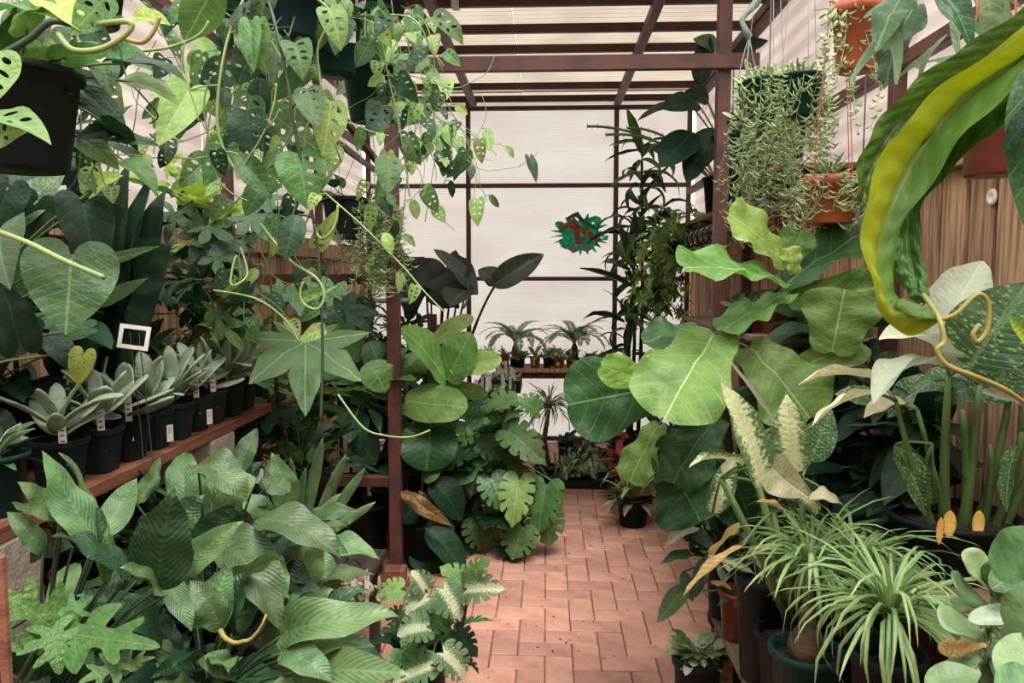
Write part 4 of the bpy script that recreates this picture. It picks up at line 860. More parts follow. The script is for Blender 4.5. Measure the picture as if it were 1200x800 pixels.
# rectangular terracotta basket
c = P(973, 262, 2.55)
T = thing('hanging_succulent', 'square terracotta planter of curly succulent hanging beside giant wavy leaf', 'plant', c)
s = pot(T, c, .082, .068, .15, 'terra', n=32, rim=.008, lip=.2); hangers(T, (c.x, c.y, c.z+.15), .08, (c.x, c.y, 2.75), 4, 'terra', .0016, False)
q = MB(); q.tube([V(c.x, c.y, 2.75), V(c.x, c.y, ZR)], .002, 5); q.build('hanger_wire', MT['hangwire'], T)
rosette(T, s, 'finger', 'string', 60, (.035, .06), (.0, 1.3), (.2, .28), (.02, .08), pr=.0015); strands(T, (c.x, c.y, c.z+.15), .088, 30, (.04, .17), fine=.03)
# small terracotta pots row on near shelf (front)
hs = thing('hanging_pot_rack', 'narrow wooden ledge with small terracotta pots beneath the string plants', 'shelf', P(900, 270, 3.0)); zc = P(900, 278, 3.0).z
q = MB(); q.cbox((.80, 2.93, zc-.02), (XR, 3.10, zc), .003); q.build('plank', MT['greywood'], hs)
for x in (.84, 1.2): q = MB(); q.tube([V(x, 3.02, zc), V(x, 3.02, ZR)], .003, 5); q.build('wire', MT['wire'], hs)
for i, px0 in enumerate((884, 902, 921, 940)):
    c = P(px0, 270, 3.0); T = thing('small_succulent', ('first', 'second', 'third', 'fourth')[i]+' small terracotta pot from portal post on the narrow ledge', 'plant', (c.x, 3.0, zc), 'terracotta pots on the narrow ledge')
    s = pot(T, (c.x, 3.0, zc+.001), .032, .024, .085, 'terra', n=16, rim=.006); rosette(T, s, 'finger', 'string', 16, (.03, .05), (.2, 1.3), (.22, .3), (.005, .03))
    if i == 2: tag(T, V(c.x, 2.96, zc+.03), .03, .015, 0)
# terracotta pots on the mid shelf
for i, (px0, d, rt, h, m_) in enumerate(((872, 3.4, .045, .09, 'black'), (888, 3.5, .05, .1, 'terra'), (905, 3.35, .05, .1, 'oxblood'), (930, 3.4, .05, .11, 'terra'), (860, 3.9, .05, .1, 'black'), (876, 4.3, .06, .12, 'black'))):
    c = P(px0, 380, d); T = thing('potted_seedling', ['small black pot', 'terracotta pot', 'oxblood pot', 'slightly taller terracotta pot', 'black pot set further back', 'rearmost black pot'][i]+' with a low green plant on the pale middle shelf', 'plant', (c.x, d, zm))
    s = pot(T, (c.x, d, zm+.001), rt, rt*.75, h, m_); rosette(T, s, 'oval', 'heart', 9, (.05, .09), (.1, 1.2), (.5, .6), (.02, .06), mats=['heart', 'peacedark', 'ivy'])
# philodendrons on the high shelf
for i, (px0, d, rt, h) in enumerate(((812, 4.35, .085, .24), (795, 4.75, .075, .22), (850, 4.15, .09, .22))):
    c = P(px0, 200, d); x = max(c.x, 1.02) if i < 2 else 1.15
    T = thing('philodendron', ['broad dark leaved philodendron in tall black pot on the high shelf', 'yellow stalked philodendron in black pot further along the high shelf', 'philodendron in black pot behind portal post on high shelf'][i], 'plant', (x, d, zu))
    s = pot(T, (x, d, zu+.001), rt, rt*.75, h, ['navy_pot', 'black', 'navy_pot'][i])
    if i == 0:
        PL(T, 'oval', 'heartdark', [(815, 130, 748, 142, 36, 0, -.1, 40), (818, 122, 776, 128, 36, -.1, -.1, 0), (812, 155, 774, 196, 44, -.1, -.1, 0), (820, 100, 830, 40, 24, .0, 0, 0), (835, 150, 820, 200, 34, -.1, 0, 0), (840, 60, 812, 46, 22, 0, 0, 0, 'heart'), (860, 65, 900, 48, 22, 0, 0, 0, 'heartdark'), (825, 165, 805, 215, 30, -.1, 0, 0), (830, 120, 800, 110, 26, 0, 0, 0)], 4.25, s, .005, 'palestem')
    elif i == 1:
        rosette(T, s, 'oval', 'heartdark', 9, (.14, .22), (.4, 1.2), (.4, .5), (.15, .4), pr=.006, pm='yellow')
    else: rosette(T, s, 'oval', 'heartdark', 10, (.12, .2), (.3, 1.2), (.4, .5), (.1, .3))
    if i == 1:
        for k in range(3):      # bristly epiphyte arms
            a = s+V(-.05, -.05, .02); b = P((688, 710, 735)[k], (148, 158, 150)[k], 4.5); q = MB(); mid = (a+b)/2+V(0, 0, .16); pts = bez(a, mid, b, 12); q.tube(pts, .0075, 6)
            for p_ in pts:
                for z in range(6): t_ = rng.uniform(0, 6.28); q.tube([p_, p_+V(.0, .018*math.cos(t_), .018*math.sin(t_))], .0016, 3)
            q.build('bristly_stem', MT['stem'], T)
# dracaenas by the far right corner
for i, (px0, pyt, d, rows) in enumerate(((752, 205, 6.45, 4), (742, 300, 6.3, 3), (772, 290, 6.7, 4), (736, 400, 6.1, 2))):
    c = P(px0, pyt, d); c.x = min(c.x, XR-.2)
    T = thing('dracaena', ['tall dark dracaena with drooping strap leaves beside end wall mullion', 'shorter dark dracaena under the tall one near end wall mullion', 'dark dracaena half hidden behind the ring rail', 'low dracaena near the end bench and mullion'][i], 'plant', (c.x, d, 0))
    s = pot(T, (c.x, d, 0), .12, .09, .24, 'black'); top = V(c.x, d, c.z+.1); q = MB(); q.tube([s, V(c.x+.02, d, (s.z+top.z)/2), top], [.018, .014, .011], 8); q.build('trunk', MT['darkbark'], T, True)
    for k in range(rows): rosette(T, top-V(0, 0, .24*k), 'drac', 'bladedark', 10+5*(k == 0), (.24, .48), (-.1, 1.4), (.13, .2), (0, .04), start=True, rr=50, up=.16, mats=['bladedark', 'mon', 'mondark'])
# light green hanging fern-like plant under the ring rail
for i, (x_, y_, m_) in enumerate(((772, 322, 'ivylight'), (758, 352, 'ivylight'), (790, 300, 'monlight'))):
    d_ = (5.95, 5.6, 5.25)[i]; c = P(x_, y_, d_); c.x = min(max(c.x, .82), .98)
    T = thing('hanging_foliage_plant', ['lime green bushy plant hanging from the rings', 'lowest lime green clump hanging under the ring rail', 'pale leafed plant hanging close to portal post rings'][i], 'plant', c)
    pot(T, c, .06, .045, .1, 'black'); hangers(T, (c.x, c.y, c.z+.1), .06, (.9, d_, ra.z-.03), 3)
    for dz in (-.09, .02, .13): rosette(T, c+V(0, -.02, .08+dz), 'palm5', m_, 28, (.06, .11), (-1.2, 1.0), (.8, 1), (.02, .22), droop=1.1, rr=50, mats=[m_, m_, 'monlight', 'mon'])
# ---------------- bottom right ----------------
def arching(T, s, n, Lr, er, wr, mats, name='strapa', az=(0, 360), rb=.012):
    for i in range(n):
        a = R(az[0]+(az[1]-az[0])*((i*.618034+rng.uniform(0, .1)) % 1)); e = R(rng.uniform(*er)); L = rng.uniform(*Lr)
        b = s+V(math.cos(a)*rb, math.sin(a)*rb, rng.uniform(0, .02)); d = V(math.cos(a)*math.cos(e), math.sin(a)*math.cos(e), math.sin(e))
        place(T, name, rng.choice(mats), b, b+d*L, rng.uniform(*wr), V(-math.cos(a)*math.sin(e), -math.sin(a)*math.sin(e), math.cos(e)), rng.uniform(-12, 12))
for i, (px0, py0, d, rt, h, n, L, lab) in enumerate(((1040, 785, 1.62, .075, .15, 105, (.2, .34), 'full spider plant with arching pale green blades nearest the jade plant'), (945, 772, 1.85, .085, .16, 52, (.16, .28), 'ponytail palm with swollen brown bulb in dark green pot'), (1000, 740, 1.95, .08, .18, 85, (.2, .36), 'spider plant tuft behind the ponytail palm with long thin blades'), (955, 690, 2.15, .08, .2, 70, (.2, .34), 'spider plant at the back of the low bench with upright blades'))):
    c = P(px0, py0, d); z = c.z-h*.87; zt = max(z, .42); 
    T = thing('spider_plant' if i != 1 else 'ponytail_palm', lab, 'plant', (c.x, d, .42))
    hh = (c.z-.42)/.87 if c.z > .5 else h
    hh = min(max(hh, .14), .34); s = pot(T, (c.x, d, .421), rt, rt*.8, hh, ['black', 'green_pot', 'black', 'black'][i])
    if i == 1:
        q = MB(); q.lathe([(.02, -.01), (.042, .01), (.047, .03), (.04, .055), (.022, .085), (.014, .12), (.012, .15)], s, 16); q.build('bulb', MT['bark'], T, True); s = s+V(0, 0, .15)
    up = P(px0, py0-{0: 60, 1: 110, 2: 70, 3: 30}[i], d); s2 = V(s.x, s.y, max(s.z, up.z))
    if s2.z-s.z > .02: q = MB(); q.tube([s-V(0, 0, .01), s2], .014, 8); q.build('stem', MT['stem'], T, True)
    arching(T, s2, n, L, (15, 88), (.007, .012), ['blade'])
# tall black nursery pot and red pot on the low bench
for i, (px0, d, zt, rt, h, m_, lab) in enumerate(((897, 2.12, 0, .082, .30, 'black', 'tall black nursery pot with a rumpled rim beside the little red pot'), (864, 2.36, 0, .055, .155, 'oxblood', 'small dark red pot of withered stems at the bench edge'), (848, 2.52, 0, .06, .2, 'black', 'black pot of drooping hoya over the brick path'))):
    c = P(px0, 700, d); c.x = max(c.x, .59); T = thing('potted_plant', lab, 'plant', (c.x, d, .42)); s = pot(T, (c.x, d, .421), rt, rt*.78, h, m_, n=28)
    if i == 0: rosette(T, s, 'dief', 'diefpale', 7, (.09, .15), (.5, 1.3), (.3, .4), (.02, .08), mats=['diefpale', 'peacedark'])
    if i == 1:
        rosette(T, s, 'peace', 'dry', 16, (.05, .10), (-.3, 1.1), (.2, .35), (.01, .06), pm='bark', mats=['dry', 'dry', 'dryyellow', 'peacedark'], rr=80)
        PL(T, 'peace', 'dryyellow', [(868, 612, 820, 670, 22, -.05, -.05, 40)], 2.3, s, .003, 'stem')
    if i == 2:
        rosette(T, s+V(0, 0, .03), 'oval', 'peacedark', 46, (.06, .11), (-.1, 1.4), (.35, .5), (.0, .1), mats=['peacedark', 'mondark', 'diefsilver'])
        PL(T, 'dief', 'peacedark', [(815, 618, 780, 640, 20, 0, -.1, 0, 'diefsilver'), (812, 622, 835, 640, 20), (810, 650, 775, 660, 14), (822, 640, 790, 625, 16), (805, 685, 770, 730, 24, 0, -.1, 0, 'mon'), (828, 655, 815, 700, 18), (820, 610, 842, 570, 18), (800, 670, 812, 705, 16), (830, 600, 800, 596, 16, 0, 0, 0, 'mon')], 2.45, s, .003, 'darkstem')
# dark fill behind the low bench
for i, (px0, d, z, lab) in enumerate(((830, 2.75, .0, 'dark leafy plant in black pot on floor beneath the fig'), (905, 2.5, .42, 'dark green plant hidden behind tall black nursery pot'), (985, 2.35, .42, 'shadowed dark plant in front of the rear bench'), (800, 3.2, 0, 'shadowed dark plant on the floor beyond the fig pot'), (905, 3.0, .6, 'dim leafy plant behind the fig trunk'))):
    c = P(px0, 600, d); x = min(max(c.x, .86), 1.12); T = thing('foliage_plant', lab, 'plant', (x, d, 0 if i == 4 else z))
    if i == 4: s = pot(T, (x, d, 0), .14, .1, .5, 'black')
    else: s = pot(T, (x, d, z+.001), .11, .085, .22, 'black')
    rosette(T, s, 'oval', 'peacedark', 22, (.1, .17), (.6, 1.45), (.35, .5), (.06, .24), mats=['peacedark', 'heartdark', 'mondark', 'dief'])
# variegated peperomia on floor at the bottom edge
c = P(832, 800, 2.35); T = thing('peperomia', 'small variegated peperomia pot on the brick floor under low bench corner', 'plant', (.49, 2.4, 0)); 
s = pot(T, (.49, 2.4, 0), .075, .06, .34, 'black'); rosette(T, s+V(0, 0, .04), 'oval', 'jadepale', 110, (.04, .055), (-.1, .8), (.6, .75), (.0, .07), pr=.0015, mats=['jadepale', 'mon', 'diefsilver'])
# jade / paddle succulents at the frame edge
for i, (px0, py0, d, rows) in enumerate(((1160, 720, 1.25, 0), (1215, 690, 1.05, 1))):
    c = P(px0, 830, d); T = thing('kalanchoe', ['pale green kalanchoe with scalloped paddle leaves next to the spider plants', 'large leaved green kalanchoe cut by the picture edge beside scalloped one'][i], 'plant', (c.x, d, .42))
    q = pot(T, (c.x, d, .421), .07, .055, .22 if i == 0 else .3, 'black'); top = P(px0, 740, d); q_ = MB(); q_.tube([q, top], .012, 8); q_.build('stem', MT['stem'], T, True)
    if i == 0: PL(T, 'paddle', 'jade', [(1170, 700, 1128, 646, 34, 0, 0, 0, 'jadepale'), (1160, 712, 1116, 680, 42), (1165, 700, 1168, 655, 30), (1160, 716, 1110, 705, 22, 0, 0, 0, 'jadepale'), (1150, 740, 1104, 735, 50, -.05, -.05, 0, 'jadepale'), (1158, 755, 1100, 762, 24, -.05, 0, 0, 'dryyellow'), (1160, 735, 1210, 712, 28, -.05), (1170, 725, 1200, 745, 34), (1155, 760, 1185, 790, 40), (1150, 770, 1110, 800, 36, -.05, 0, 0, 'jade'), (1168, 702, 1190, 655, 26, 0, 0, 0, 'jadepale'), (1165, 690, 1200, 690, 30), (1155, 730, 1135, 775, 36, 0, 0, 0, 'jadepale'), (1150, 742, 1170, 770, 30)], d, top, .004)
    else: PL(T, 'oval', 'jade', [(1165, 672, 1225, 620, 60, 0, -.05, 0), (1162, 690, 1230, 655, 40, .05, 0, 0, 'heart'), (1180, 735, 1240, 700, 50), (1175, 760, 1235, 735, 50), (1135, 726, 1215, 720, 28, .05, 0, 0, 'silver'), (1170, 790, 1240, 750, 60, -.05, 0, 0, 'jadepale'), (1085, 805, 1150, 788, 40, -.05, 0, 0, 'jade'), (1165, 800, 1220, 800, 50, -.1)], d)
# ---------------- left side ----------------
GB = MT['green_pot']
# line of silvery succulents on the reddish shelf
ordn = ['nearest', 'second', 'third', 'fourth', 'fifth', 'sixth', 'seventh', 'eighth', 'ninth']
spots = [(113, 1.78), (137, 1.93), (163, 2.06), (188, 2.2), (210, 2.34), (230, 2.47), (249, 2.6), (268, 2.74), (288, 2.88)]
for i, (px0, d) in enumerate(spots):
    x = -1.165-.045*(i % 2 == 0)*0-.01*rng.random(); T = thing('silver_succulent', ordn[i]+' black square pot of silvery succulent along the front of reddish shelf', 'plant', (x, d, ZS), 'silvery succulents on the reddish shelf')
    h = .115; s = pot(T, (x, d, ZS+.001), .054, .041, h, 'black', sq=5, n=24, rim=.005, lip=.12, rot=rng.uniform(-.1, .1))
    for k in range(9):
        a = k*2.4+i*1.7+rng.random()*.6; e = R(rng.uniform(10, 50) if k < 6 else rng.uniform(50, 82)); L = rng.uniform(.11, .175) if k < 6 else rng.uniform(.09, .14)
        dv = V(math.cos(a)*math.cos(e), math.sin(a)*math.cos(e), math.sin(e)); b = s+V(0, 0, .015+.006*k)+dv*.008
        place(T, 'finger', 'silver', b, b+dv*L, L*rng.uniform(.33, .42), V(0, 0, 1)-dv*dv.z+V(0, -.1, 0), rng.uniform(-15, 15))
    if i in (0, 1, 2, 5, 6): tag(T, V(x+.035, d-.04, ZS+.06), rng.uniform(.10, .13), .018, -.1, .2)
    if i in (3, 5): tag(T, V(x+.057, d+.0, ZS+.02), .05, .02, 0, PI/2-.6)
for i, (x, d) in enumerate(((-1.33, 2.0), (-1.34, 2.2), (-1.33, 2.42), (-1.35, 2.65), (-1.36, 2.9), (-1.48, 2.08), (-1.47, 2.5))):
    T = thing('silver_succulent', ['first', 'second', 'third', 'fourth', 'fifth', 'sixth', 'seventh'][i]+' silvery succulent of the second line, behind the front black pots', 'plant', (x, d, ZS), 'silvery succulents in the second line')
    s = pot(T, (x, d, ZS+.001), .05, .04, .12, 'black', sq=5, n=20, rim=.005)
    for k in range(9):
        a = k*2.4; e = R(rng.uniform(20, 80)); dv = V(math.cos(a)*math.cos(e), math.sin(a)*math.cos(e), math.sin(e)); L = rng.uniform(.09, .16); b = s+V(0, 0, .01)+dv*.008
        place(T, 'finger', 'silver', b, b+dv*L, L*.36, V(0, 0, 1)-dv*dv.z, rng.uniform(-15, 15))
# green round pot and black pot at the near end
for i, (x, d, rt, h, m_, lab) in enumerate(((-1.18, 1.56, .068, .13, 'green_pot', 'dark green round pot of slender succulents at near end of shelf'), (-1.27, 1.42, .065, .13, 'black', 'black round pot of grassy leaves at the very end of shelf'))):
    T = thing('potted_succulent', lab, 'plant', (x, d, ZS)); s = pot(T, (x, d, ZS+.001), rt, rt*.78, h, m_, rim=.01)
    rosette(T, s, 'oval', 'heart', 22, (.06, .10), (.0, 1.2), (.28, .36), (.01, .05), mats=['heart', 'silver', 'peacedark'])
    if i == 0: tag(T, V(x+.03, d-rt-.012, ZS+.03), .03, .02, 0)
# wire sign
q0 = P(157, 395, 1.98); T = thing('wire_sign', 'small cream card sign with a cut-out window on twin wires above succulents', 'sign', (q0.x, 1.98, ZS))
q = MB(); f = .011; W_, H_ = .042, .032
for a, b in (((-W_, -H_), (W_, -H_+f)), ((-W_, H_-f), (W_, H_)), ((-W_, -H_+f), (-W_+f, H_-f)), ((W_-f, -H_+f), (W_, H_-f))): q.box((a[0], -.001, a[1]), (b[0], .001, b[1]))
link('sign_frame', q.mesh('sign_frame', False, [MT['tag']]), T, Matrix.Translation(q0) @ Matrix.Rotation(.12, 4, 'Y') @ Matrix.Rotation(-.15, 4, 'X'))
for dx in (-.012, .012): q = MB(); q.tube([q0+V(dx, .002, .012), V(q0.x+dx+.02, 1.98, ZS+.10), V(q0.x+dx+.025, 1.98, ZS+.002)], .0016, 5); q.build('wire_leg', MT['wire'], T)
# snake plant
c = V(-1.42, 2.32, ZS); T = thing('snake_plant', 'tall dark banded snake plant standing behind the heart leaved vine', 'plant', (c.x, c.y, ZS)); s = pot(T, c, .09, .07, .15, 'black')
for r in ((150, 425, 134, 200, 36), (163, 430, 153, 182, 44), (172, 430, 176, 200, 42), (183, 425, 190, 222, 40), (158, 430, 122, 235, 34), (178, 430, 165, 240, 40), (150, 430, 146, 290, 36), (190, 425, 200, 280, 34)): place(T, 'sword', 'sansev', V(c.x+(r[0]-168)*.0014+.04, 2.3+rng.uniform(-.04, .04), s.z-.01), P(r[2]+4, r[3], 2.3+rng.uniform(-.06, .06)), M(r[4], 2.3), V(0, -1, .2), rng.uniform(-20, 20))
# heart leaf philodendron
c = V(-1.15, 1.33, ZS); c = P(45, 520, 1.55); T = thing('heart_leaf_philodendron', 'large heart leaved philodendron with one big glossy leaf above black grassy pot', 'plant', (-1.42, 1.6, ZS))
s = pot(T, (-1.42, 1.6, ZS+.001), .10, .08, .16, 'black'); tp = s+V(0, 0, .1)
PL(T, 'heart', 'heart', [(0, 268, 12, 340, 64, -.1, -.1, 20), (20, 300, -8, 380, 50, -.1, 0, 0), (25, 245, 78, 200, 46, .1, .05, 0, 'heart'), (98, 240, 112, 322, 62, 0, 0, 0, 'heartdark'), (45, 235, 30, 280, 50, .1, 0, 0, 'heartdark'), (110, 222, 145, 206, 30, 0, 0, 0, 'ivylight'), (10, 220, -10, 280, 50, .05, 0, 0, 'heartdark'),
 (22, 400, 0, 330, 50, -.15, 0, 0, 'heartdark'), (35, 395, -25, 420, 60, -.1, 0, 0, 'heartdark'), (105, 385, 70, 402, 26, .05, 0, 0), (125, 350, 175, 325, 18, .0, -.05, 50), (128, 305, 188, 288, 14, -.05, -.05, 50), (60, 395, 90, 440, 34, .1, 0, 0, 'heartdark'), (98, 415, 92, 450, 30, .1, 0, 0, 'ivylight'), (30, 205, 70, 250, 44, .15, 0, 0, 'heartdark')], 1.5, tp, .003)
b_ = P(84, 300, 1.3); n_ = V(.5, -1, .25); place(T, 'heart', 'heart', b_, P(77, 392, 1.28), M(104, 1.3), n_, var=0); petiole(T, tp, b_, .003)
rosette(T, tp+V(0, 0, .15), 'heart', 'heartdark', 26, (.08, .15), (-.4, 1.3), (.75, .9), (.08, .26), mats=['heartdark', 'heartdark', 'mondark', 'heart'])
# white tag and pale ring-like stem bits beside it
tag(T, V(-1.36, 1.52, ZS+.12), .2, .035, .1, .3)
# light lobed vine (ivy tree)
T = thing('lobed_vine_plant', 'climbing plant of fresh green lobed leaves beyond snake plant', 'plant', (-1.42, 2.75, ZS))
s = pot(T, (-1.42, 2.75, ZS+.001), .1, .08, .17, 'black'); tp = [P(x, y, 2.7) for x, y in ((240, 380), (235, 330), (250, 280), (225, 240))]
q = MB(); q.tube([s]+tp, [.01, .009, .007, .005, .003], 6); q.build('stem', MT['bark'], T, True)
PL(T, 'palm5', 'ivy', [(240, 270, 222, 310, 52, -.1), (245, 265, 275, 285, 56, -.1), (255, 285, 300, 330, 60, -.1), (222, 205, 200, 232, 54, 0, 0, 0, 'ivylight'), (195, 195, 215, 180, 40, 0, 0, 0, 'ivylight'), (240, 240, 265, 215, 44, .1, 0, 0, 'ivylight'), (205, 250, 195, 285, 40, .1), (262, 330, 302, 350, 50, -.1), (262, 240, 255, 262, 34), (215, 330, 198, 365, 50, .1, 0, 0, 'mondark'), (280, 240, 305, 262, 44, 0, 0, 0, 'ivylight'), (255, 380, 285, 412, 44, -.1, 0, 0, 'lobe'), (292, 255, 318, 285, 54, -.15), (235, 350, 212, 385, 44, 0, 0, 0, 'mondark'), (270, 300, 250, 345, 44, .1, 0, 0, 'mondark')], 2.7, tp, .002)
for k, t_ in enumerate(tp): rosette(T, t_, 'palm5', 'ivy', 9, (.08, .14), (-.6, 1.2), (.85, 1.05), (.04, .2), mats=['ivy', 'mondark', 'mon', 'ivylight'] if k > 1 else ['mondark', 'mon', 'ivy'])
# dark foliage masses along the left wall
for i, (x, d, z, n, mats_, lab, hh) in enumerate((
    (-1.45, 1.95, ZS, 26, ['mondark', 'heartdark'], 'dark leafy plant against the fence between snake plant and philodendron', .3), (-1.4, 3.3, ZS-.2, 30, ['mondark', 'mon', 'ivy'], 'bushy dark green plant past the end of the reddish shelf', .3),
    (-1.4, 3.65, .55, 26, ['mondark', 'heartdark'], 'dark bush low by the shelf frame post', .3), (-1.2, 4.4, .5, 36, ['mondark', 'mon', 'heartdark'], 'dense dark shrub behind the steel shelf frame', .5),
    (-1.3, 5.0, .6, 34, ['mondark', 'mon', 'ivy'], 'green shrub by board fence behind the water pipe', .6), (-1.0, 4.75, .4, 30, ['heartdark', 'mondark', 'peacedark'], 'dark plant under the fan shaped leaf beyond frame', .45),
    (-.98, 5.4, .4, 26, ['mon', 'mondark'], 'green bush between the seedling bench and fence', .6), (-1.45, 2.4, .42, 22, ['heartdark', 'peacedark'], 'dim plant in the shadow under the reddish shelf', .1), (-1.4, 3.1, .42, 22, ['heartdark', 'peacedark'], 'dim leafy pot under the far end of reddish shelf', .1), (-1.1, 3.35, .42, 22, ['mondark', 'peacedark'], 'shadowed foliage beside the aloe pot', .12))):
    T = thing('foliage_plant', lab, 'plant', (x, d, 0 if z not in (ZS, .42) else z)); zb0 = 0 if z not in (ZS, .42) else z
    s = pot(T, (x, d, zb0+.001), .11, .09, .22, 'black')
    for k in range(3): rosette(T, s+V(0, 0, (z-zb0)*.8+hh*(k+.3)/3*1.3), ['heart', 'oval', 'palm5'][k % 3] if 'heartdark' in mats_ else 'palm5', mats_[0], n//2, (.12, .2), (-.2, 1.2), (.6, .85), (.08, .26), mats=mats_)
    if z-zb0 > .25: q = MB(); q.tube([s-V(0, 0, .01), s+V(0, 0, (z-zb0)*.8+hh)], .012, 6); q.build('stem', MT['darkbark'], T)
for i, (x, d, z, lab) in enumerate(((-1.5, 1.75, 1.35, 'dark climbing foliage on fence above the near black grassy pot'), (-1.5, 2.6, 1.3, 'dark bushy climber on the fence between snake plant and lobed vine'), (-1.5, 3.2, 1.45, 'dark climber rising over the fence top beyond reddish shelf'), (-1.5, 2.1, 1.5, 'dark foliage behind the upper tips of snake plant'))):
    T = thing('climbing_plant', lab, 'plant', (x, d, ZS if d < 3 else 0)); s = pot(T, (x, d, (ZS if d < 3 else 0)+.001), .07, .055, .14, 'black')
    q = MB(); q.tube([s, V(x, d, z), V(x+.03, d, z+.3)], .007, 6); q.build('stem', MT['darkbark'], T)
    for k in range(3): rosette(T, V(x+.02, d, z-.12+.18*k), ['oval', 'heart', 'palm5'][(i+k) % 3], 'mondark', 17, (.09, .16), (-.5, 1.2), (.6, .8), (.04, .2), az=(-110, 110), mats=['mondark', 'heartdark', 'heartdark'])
# peace lilies on the low bench
lil = [('broad mass of grey green peace lily leaves below cement block', -.80, 1.75, .42, 1.0), ('near peace lily with dark upright blades behind bright lobed leaves', -.98, 1.38, .42, 1.0), ('peace lily spreading long pale leaves toward the brick path', -.68, 1.45, .42, .82), ('peace lily beside the aloe under the end of reddish shelf', -.95, 2.1, .42, .95)]
TL = []
for lab, x, d, z, zt in lil:
    T = thing('peace_lily', lab, 'plant', (x, d, z)); s = pot(T, (x, d, z+.001), .11, .09, .2, 'black'); TL.append((T, s))
rows = [
 [ (215, 600, 215, 530, 46, .15, .1, 0), (262, 625, 278, 548, 40, .1), (232, 545, 290, 590, 60, 0, -.05, 0), (250, 615, 340, 700, 70, 0, -.1, 10), (300, 610, 400, 655, 64, 0, -.05, -10), (330, 600, 408, 648, 40, .05, 0, 30), (270, 640, 330, 740, 60, -.05, -.1, 0), (160, 590, 188, 535, 26, .15, .1, 40), (300, 560, 270, 590, 40, .2, 0, 0), (340, 575, 305, 560, 36, .2, 0, 0), (235, 640, 275, 590, 50, .0, 0, 30, 'peacedark'), (305, 650, 385, 735, 50, .1, -.05, 0, 'peacedark'), (265, 590, 240, 555, 34, .2), (360, 690, 350, 610, 60, .1, 0, 0, 'peace')],
 [ (155, 672, 60, 628, 74, -.05, -.1, 20, 'peacedark'), (185, 690, 205, 572, 86, -.1, -.05, 0, 'peacedark'), (160, 680, 225, 630, 50, .05, 0, 0, 'peacedark'), (124, 685, 112, 590, 26, 0, 0, 20, 'peacedark'), (124, 680, 128, 612, 16, -.05, 0, 0, 'lobe'), (112, 640, 48, 528, 66, 0, 0, 15), (105, 650, 68, 530, 24, .05, .0, 60, 'peace'), (75, 605, 20, 565, 50, .0, -.05, 0, 'peace'), (70, 608, 10, 590, 40, .05, 0, 20), (50, 650, 8, 600, 30, .05, 0, 0), (190, 700, 140, 665, 50, -.12, -.05, 30), (192, 680, 225, 740, 36, -.05, -.05, 0), (120, 630, 160, 560, 44, .1, .1, 0, 'peace'), (85, 640, 35, 660, 30, .1, 0, 0, 'peacedark'), (190, 640, 240, 580, 60, .1, 0, 0, 'peacedark')],
 [ (258, 738, 222, 680, 44, -.05, 0, 0), (330, 745, 468, 722, 66, 0, -.05, 25), (335, 770, 440, 758, 70, -.02, -.05, 0), (345, 790, 480, 790, 60, -.05, -.1, 20), (270, 790, 230, 775, 40, -.05), (250, 800, 285, 770, 26, -.05), (330, 765, 390, 800, 50, -.1, -.05, 0), (270, 740, 290, 668, 50, .05, 0, 0, 'peacedark'), (235, 735, 270, 660, 60, 0, 0, 30), (300, 780, 390, 690, 60, .1, 0, 0), (215, 670, 285, 610, 44, 0, -.02, 30), (320, 800, 400, 830, 60, -.05), (230, 810, 180, 800, 50, -.05), (345, 745, 435, 690, 40, .1, 0, 0, 'peacedark'), (310, 720, 330, 650, 50, .1, .1, 0)],
 [ (340, 600, 318, 530, 40, .0), (360, 610, 420, 600, 30, 0), (370, 640, 445, 655, 40, -.1), (330, 620, 270, 575, 40, 0), (345, 640, 400, 700, 40, -.2)]]
for (T, s), rw_, d in zip(TL, rows, (1.6, 1.3, 1.38, 2.0)):
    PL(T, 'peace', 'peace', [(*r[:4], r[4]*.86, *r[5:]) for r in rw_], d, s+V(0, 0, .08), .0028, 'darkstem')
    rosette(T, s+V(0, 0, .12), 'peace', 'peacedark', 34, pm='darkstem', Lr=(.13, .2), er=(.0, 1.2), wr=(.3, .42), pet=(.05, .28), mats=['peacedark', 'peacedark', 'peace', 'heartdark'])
# yellow curved stalk & broken vine ring
T, s = TL[2]; out = [P(*p) for p in ((258, 738, 1.2), (268, 750, 1.18), (285, 751, 1.17), (300, 742, 1.17), (312, 720, 1.17))]; q = MB(); o2 = []
for k in range(4): o2 += [out[k].lerp(out[k+1], u)+V(0, 0, -.004*math.sin(PI*u)) for u in (0, .33, .66)]
o2.append(out[-1]); q.tube(o2, [.0045-.0025*k/12 for k in range(13)], 8); q.build('curled_stalk', MT['yellow'], T, True)
# bright lobed philodendron
c = P(90, 830, 1.2); T = thing('lobed_philodendron', 'bright green philodendron with deeply lobed leaves at the bottom edge', 'plant', (-.90, 1.02, .42)); s = pot(T, (-.90, 1.02, .421), .09, .07, .2, 'black')
PL(T, 'lobed', 'lobe', [(68, 742, -10, 690, 92, .0, -.05, 0), (60, 735, 70, 790, 80, -.03, -.03, 0), (72, 742, 188, 758, 92, -.02, -.05, 10), (60, 732, 108, 700, 66, .1, .05, 0), (0, 740, -30, 790, 80, -.05, -.05, 0, 'lobe'), (148, 775, 92, 800, 50, -.05, -.05, 0), (140, 785, 182, 770, 34, .0, 0, 0, 'peace'), (150, 800, 165, 790, 30, 0)], 1.12, s+V(0, 0, .1), .003, 'darkstem')
rosette(T, s+V(0, 0, .05), 'oval', 'peacedark', 26, (.1, .16), (.2, 1.2), (.4, .5), (.05, .2), mats=['peacedark', 'heartdark'])
